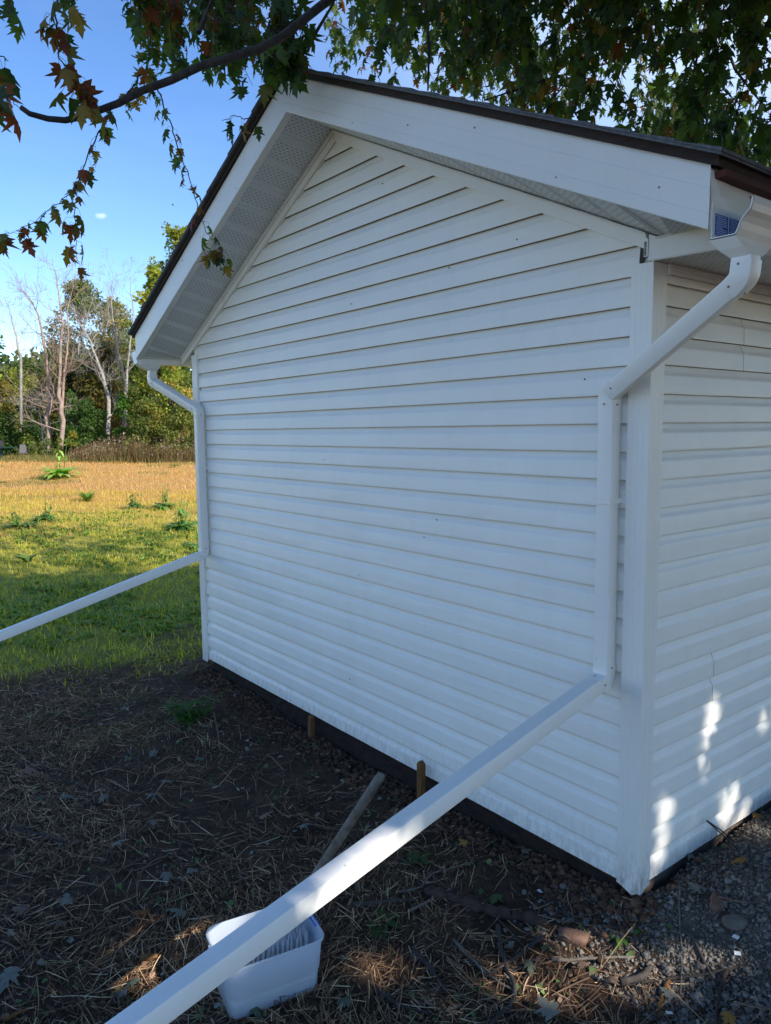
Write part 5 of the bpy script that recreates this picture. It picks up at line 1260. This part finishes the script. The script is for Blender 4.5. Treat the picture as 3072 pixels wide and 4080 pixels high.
leafy_tree(450, 57, 1330, 5.5, cols=((0.14, 0.10, 0.03), (0.08, 0.09, 0.025)), n=9000, ls=0.24, lobes=24, label='brownish turning tree above the dark green shrubs', trunk=0.14, airy=0.45, seed=28, low=0.1)
leafy_tree(130, 60, 1430, 6.0, cols=DG+OG[:1], n=11000, ls=0.26, lobes=18, label='dark green tree behind the leftmost dead trunk', trunk=0.15, airy=0.3, seed=19, low=0.05)
leafy_tree(700, 44, 1395, 3.2, cols=YO+YG, n=5500, ls=0.2, lobes=18, label='golden green tree under the left eave behind the downspout', trunk=0.12, airy=0.2, seed=20, low=0.05)
leafy_tree(350, 47, 1600, 3.8, cols=DG, n=6500, ls=0.18, lobes=18, label='rounded dark green shrub in the centre of the tree line', cat='shrub', name='shrub', trunk=0.05, seed=21, low=0.02)
leafy_tree(300, 49, 1555, 1.9, cols=((0.05, 0.10, 0.02), (0.06, 0.12, 0.022)), n=3000, ls=0.17, lobes=12, label='mid green shrub just right of the pale trunks', cat='shrub', name='shrub', trunk=0.05, seed=22, low=0.02)
leafy_tree(505, 46, 1560, 1.7, cols=((0.07, 0.14, 0.02), (0.05, 0.11, 0.02)), n=3000, ls=0.16, lobes=12, label='bright green vine-clad shrub between the dark and yellow shrubs', cat='shrub', name='shrub', trunk=0.05, seed=23, low=0.02)
leafy_tree(600, 42, 1590, 3.0, cols=((0.16, 0.17, 0.04), (0.10, 0.12, 0.03), (0.06, 0.08, 0.02), (0.20, 0.16, 0.04)), n=7000, ls=0.15, lobes=22, label='wide yellow-green shrub left of the downspout', cat='shrub', name='shrub', trunk=0.05, seed=24, low=0.02)
leafy_tree(730, 41, 1600, 2.8, cols=((0.16, 0.17, 0.04), (0.10, 0.12, 0.03), (0.07, 0.09, 0.02)), n=6000, ls=0.15, lobes=20, label='yellow-green shrub partly behind the left downspout', cat='shrub', name='shrub', trunk=0.05, seed=25, low=0.02)
leafy_tree(30, 49, 1640, 3.0, cols=DG, n=4000, ls=0.18, lobes=14, label='low dark shrub behind the picnic table', cat='shrub', name='shrub', trunk=0.05, seed=26, low=0.02)
leafy_tree(140, 49, 1660, 2.0, cols=DG+YG[:1], n=3000, ls=0.16, lobes=12, label='low green shrub behind the grey chair', cat='shrub', name='shrub', trunk=0.05, seed=27, low=0.02)
leafy_tree(-300, 55, 1250, 6, cols=DG+OG, n=5000, ls=0.3, lobes=20, label='leafy tree beyond the left edge of the view', trunk=0.2, seed=29, low=0.05)
# goldenrod and small bushes at the field edge
GO = ((0.26, 0.20, 0.03), (0.14, 0.16, 0.03), (0.10, 0.14, 0.03)); PB = ((0.20, 0.22, 0.11), (0.13, 0.15, 0.06), (0.09, 0.11, 0.04))
leafy_tree(300, 43, 1718, 1.0, cols=GO, n=1600, ls=0.09, lobes=8, label='clump of yellow goldenrod at the field edge', cat='plant', name='goldenrod', trunk=0, seed=31, low=0.05)
leafy_tree(245, 43, 1745, 0.7, cols=GO, n=1200, ls=0.09, lobes=7, label='smaller yellow goldenrod clump left of the bigger one', cat='plant', name='goldenrod', trunk=0, seed=32, low=0.05)
leafy_tree(200, 42.5, 1742, 0.95, cols=PB, n=1800, ls=0.08, lobes=8, label='pale seeded bush below the dead trunks', cat='plant', name='weed_bush', trunk=0, seed=33, low=0.05)
leafy_tree(140, 42, 1762, 0.75, cols=PB+YG[:1], n=1500, ls=0.08, lobes=8, label='pale yellow-green bush right of the grey chair', cat='plant', name='weed_bush', trunk=0, seed=34, low=0.05)
leafy_tree(70, 42.5, 1780, 0.5, cols=OG, n=900, ls=0.08, lobes=6, label='small olive weed bush between table and chair', cat='plant', name='weed_bush', trunk=0, seed=35, low=0.05)
# brown seeded weeds strip
def weeds_strip():
    xy = wedge(22000, 280, 950, 38.5, 46, 1.0); v = vnoise(xy[:, 0], xy[:, 1], 1.3, 91); px_, _, _ = project(P3(xy)); 
    xy = xy[rng.random(len(xy)) < 0.55+0.45*v]; px_, _, _ = project(P3(xy)); n = len(xy)
    hmax = 1.1*(0.15+1.0*vnoise(xy[:, 0], xy[:, 1], 1.6, 92)+0.75*vnoise(xy[:, 0], xy[:, 1], 0.5, 93)**2)*(0.35+0.65*smooth(270, 470, px_+rng.normal(0, 30, n)))
    parts = [blades(P3(xy), hmax*rng.uniform(0.5, 1.1, n), rng.uniform(0.015, 0.035, n), rng.uniform(0.05, 0.45, n), pal(n, [(0.22, 0.12, 0.07), (0.15, 0.09, 0.055), (0.30, 0.20, 0.11), (0.15, 0.14, 0.055), (0.20, 0.21, 0.07)], 0.35))]
    k = rng.random(n) < 0.5; P = P3(xy[k]); P[:, 2] += hmax[k]*rng.uniform(0.4, 1.0, k.sum()); m = len(P)
    parts2 = instance(QT[:, :], np.array([(0, 1, 2), (0, 2, 3)]), P, frames(rng.normal(size=(m, 3)), rng.normal(size=(m, 3))), rng.uniform(0.05, 0.14, m), pal(m, [(0.20, 0.12, 0.07), (0.13, 0.08, 0.05), (0.42, 0.36, 0.26), (0.24, 0.10, 0.06)], 0.3))
    parts.append(parts2)
    xy = wedge(9000, -500, 950, 38, 44, 1.0); n = len(xy)
    parts.append(blades(P3(xy), rng.uniform(0.2, 0.55, n), rng.uniform(0.015, 0.03, n), rng.uniform(0.05, 0.5, n), pal(n, [(0.22, 0.22, 0.06), (0.30, 0.24, 0.10), (0.14, 0.15, 0.05)], 0.3)))
    link('tall_weeds', npmesh('tall_weeds', *join(parts)), M['grass'], kind='stuff', label='brown seeded weeds along the far edge of the field', cat='weeds')
weeds_strip()
# dead, leafless trees: trunk plus branch mesh
def dead_tree(path, D, r0, label, m_, seed, nb=16, blen=2.6, lvl=3, upw=0.9):
    """path: photo points from root to top, all at distance D"""
    r2 = np.random.default_rng(seed); base = spot(path[0][0], D)
    pts_ = [base]+[at(x, y, D)+np.array([r2.normal(0, .05), r2.normal(0, .05), 0]) for x, y in path[1:]]
    fine = []
    for i in range(len(pts_)-1):
        for t in (0, 0.33, 0.66): fine.append(pts_[i]*(1-t)+pts_[i+1]*t+r2.normal(0, 0.03, 3))
    fine.append(pts_[-1]); fine[0] = base+np.array([0, 0, -0.2])
    root = empty('dead_tree', base, label=label, cat='dead tree', group='bare dead trees in front of the wood')
    N = len(fine); ms = MB(); r0 = r0*0.62; ms.tube([q-base for q in fine], [r0*(1-0.93*i/(N-1)) for i in range(N)], 8); ms.build('trunk', m_, root, smooth=True)
    br = MB()
    def grow(q, d, L, r, l):
        k = 4; ps = [q]; dd = d/np.linalg.norm(d)
        for i in range(k):
            dd = dd+r2.normal(0, 0.16, 3)+np.array([0, 0, 0.10*upw]); dd /= np.linalg.norm(dd); ps.append(ps[-1]+dd*L/k)
        br.tube([p-base for p in ps], [r*(1-0.75*i/k) for i in range(k+1)], 4, False)
        if l <= 0: return
        for j in range(int(r2.integers(4, 7))):
            t = r2.uniform(0.25, 1.0); i0 = min(k-1, int(t*k)); s = ps[i0]+(ps[i0+1]-ps[i0])*(t*k-i0)
            v = r2.normal(size=3); v -= dd*(v@dd); v /= np.linalg.norm(v); nd_ = dd*0.75+v*0.75
            grow(s, nd_, L*r2.uniform(0.4, 0.65), max(0.006, r*0.5*(1-0.5*t)), l-1)
    for b_ in range(nb):
        t = 0.12+0.88*(b_+r2.random())/nb; i0 = min(N-2, int(t*(N-1))); q = fine[i0]; a = r2.uniform(0, 6.283)
        grow(q, np.array([math.cos(a), math.sin(a), r2.uniform(0.1, 1.0)*upw]), blen*(1.1-0.55*t)*r2.uniform(0.6, 1.15), max(0.012, r0*0.26*(1-0.7*t)), lvl-1)
    br.build('branches', m_, root)
Zb = 2.0825
def zb(L): return [(a/Zb, 1000+b_/Zb) for a, b_ in L]
dead_tree(zb([(430, 1570), (408, 1380), (410, 1280), (395, 1100), (385, 950), (365, 800), (345, 680), (330, 560), (300, 450), (230, 380), (160, 310)]), 45, 0.24, 'pale dead tree with crooked pinkish trunk, left one of the pair', M['deadbark'], 101, 22, 2.6)
dead_tree(zb([(505, 1600), (508, 1400), (495, 1200), (490, 1000), (500, 800), (505, 600), (500, 400), (470, 220), (430, 60)]), 44, 0.24, 'pale dead tree with straight trunk, tallest of the bare trees', M['deadbark'], 102, 24, 2.8)
dead_tree(zb([(505, 1300), (540, 1000), (565, 850), (575, 700), (560, 500), (600, 300), (640, 160)]), 44.3, 0.14, 'slender dead stem forking off beside the tallest pale trunk', M['deadbark'], 103, 14, 2.0)
dead_tree(zb([(175, 1400), (172, 900), (150, 800), (120, 650), (90, 560), (70, 460), (20, 370)]), 50, 0.17, 'thin grey dead tree against the sky at the far left', M['greybark'], 104, 16, 2.4)
dead_tree(zb([(910, 1400), (900, 1240), (860, 1080), (810, 930), (760, 790), (700, 670), (640, 560), (600, 430)]), 52, 0.26, 'leaning dead tree with dark foot and whitish upper trunk', M['greybark'], 105, 20, 2.8)
dead_tree(zb([(1030, 1350), (1035, 1100), (1010, 950), (975, 780), (940, 600), (930, 420), (940, 250), (930, 140)]), 54, 0.18, 'whitish dead tree right of the leaning one', M['greybark'], 106, 18, 2.8)
dead_tree(zb([(1060, 1350), (1065, 1000), (1075, 750), (1110, 500), (1070, 300), (1080, 100)]), 56, 0.17, 'rightmost whitish dead tree beside the eave', M['greybark'], 107, 18, 2.6)
dead_tree(zb([(380, 1500), (330, 1340), (260, 1290), (190, 1300)]), 46, 0.10, 'low dead bough arching left at the foot of the pale trunks', M['greybark'], 108, 14, 1.8, 3, 0.5)
dead_tree(zb([(600, 1500), (640, 1000), (660, 760), (720, 560), (760, 420)]), 57, 0.16, 'dim grey dead tree among olive leaves in the middle of the wood', M['greybark'], 109, 20, 3.0)
dead_tree(zb([(800, 1500), (840, 1000), (850, 760), (900, 560), (880, 320)]), 59, 0.16, 'dim grey dead tree between the leaning one and the whitish one', M['greybark'], 110, 20, 3.0)

# picnic table, box on it, and chair
D = 41.0
def gz(px, row): return at(px, row, D)[2]
T0 = spot(-4, D); yaw_t = math.atan2(rt[1], rt[0])
tbl = empty('picnic_table', T0, yaw_t, label='dark green picnic table at the left edge of the field', cat='table')
MB().box(-0.95, 0.88, -0.38, 0.38, 0.74, 0.79).build('table_top', M['greenpaint'], tbl, bevel=0.01)
for s in (-1, 1): MB().box(-0.9, 0.42, s*0.72-0.14, s*0.72+0.14, 0.40, 0.44).build('bench', M['greenpaint'], tbl, bevel=0.008)
for sx in (-0.55, 0.22):
    MB().box(sx-0.07, sx+0.07, -0.06, 0.06, 0.0, 0.74).build('leg', M['greenpaint'], tbl, bevel=0.005)
    MB().box(sx-0.03, sx+0.03, -0.80, 0.80, 0.33, 0.395).build('bench_support', M['greenpaint'], tbl)
bx = empty('storage_box', T0+np.array([0, 0, 0.792]), yaw_t, label='black box with pale frame standing on the picnic table', cat='box')
MB().box(-0.35, 0.24, -0.17, 0.17, 0.0, 0.38).build('box_body', M['black'], bx, bevel=0.02)
mb = MB(); mb.box(-0.36, 0.285, -0.19, -0.171, 0.36, 0.41); mb.box(0.241, 0.285, -0.19, 0.17, 0.02, 0.359); mb.build('box_frame', M['greyplastic'], bx)
C0 = spot(100, D+0.5); ch = empty('garden_chair', C0, yaw_t+0.5, label='grey plastic garden chair tipped beside the bushes at the left', cat='chair')
MB().hexa([(-0.22, -0.22, 0.40), (0.22, -0.22, 0.40), (0.22, 0.24, 0.37), (-0.22, 0.24, 0.37), (-0.22, -0.22, 0.43), (0.22, -0.22, 0.43), (0.22, 0.24, 0.40), (-0.22, 0.24, 0.40)]).build('seat', M['greyplastic'], ch, bevel=0.01)
MB().hexa([(-0.22, 0.22, 0.40), (0.22, 0.22, 0.40), (0.22, 0.26, 0.40), (-0.22, 0.26, 0.40), (-0.15, 0.40, 0.90), (0.15, 0.40, 0.90), (0.15, 0.43, 0.90), (-0.15, 0.43, 0.90)]).build('backrest', M['greyplastic'], ch, bevel=0.02)
for sx in (-1, 1):
    for sy in (-1, 1):
        MB().tube([(sx*0.20, sy*0.20, 0.39), (sx*0.25, sy*0.27, 0.0)], [0.022, 0.018], 6).build('leg', M['greyplastic'], ch)
    MB().tube([(sx*0.24, -0.2, 0.62), (sx*0.25, 0.28, 0.62)], 0.02, 6).build('armrest', M['greyplastic'], ch)
# a thin overhead wire seen through the leaves at the right
w0, w1 = at(2700, 525, 30), at(3200, 325, 30)
dw_ = (w1-w0)/np.linalg.norm(w1-w0); ms = MB(); o = w0
pts_ = [w0-dw_*14+ (w1-w0+dw_*40)*t + np.array([0, 0, -1.2*math.sin(math.pi*t)+0.6]) -o for t in np.linspace(0, 1, 14)]
ms.tube(pts_, 0.012, 5); ow = ms.build('overhead_wire', M['black'], None, label='thin dark wire crossing the sky at the upper right', cat='wire'); ow.location = o
print('done')
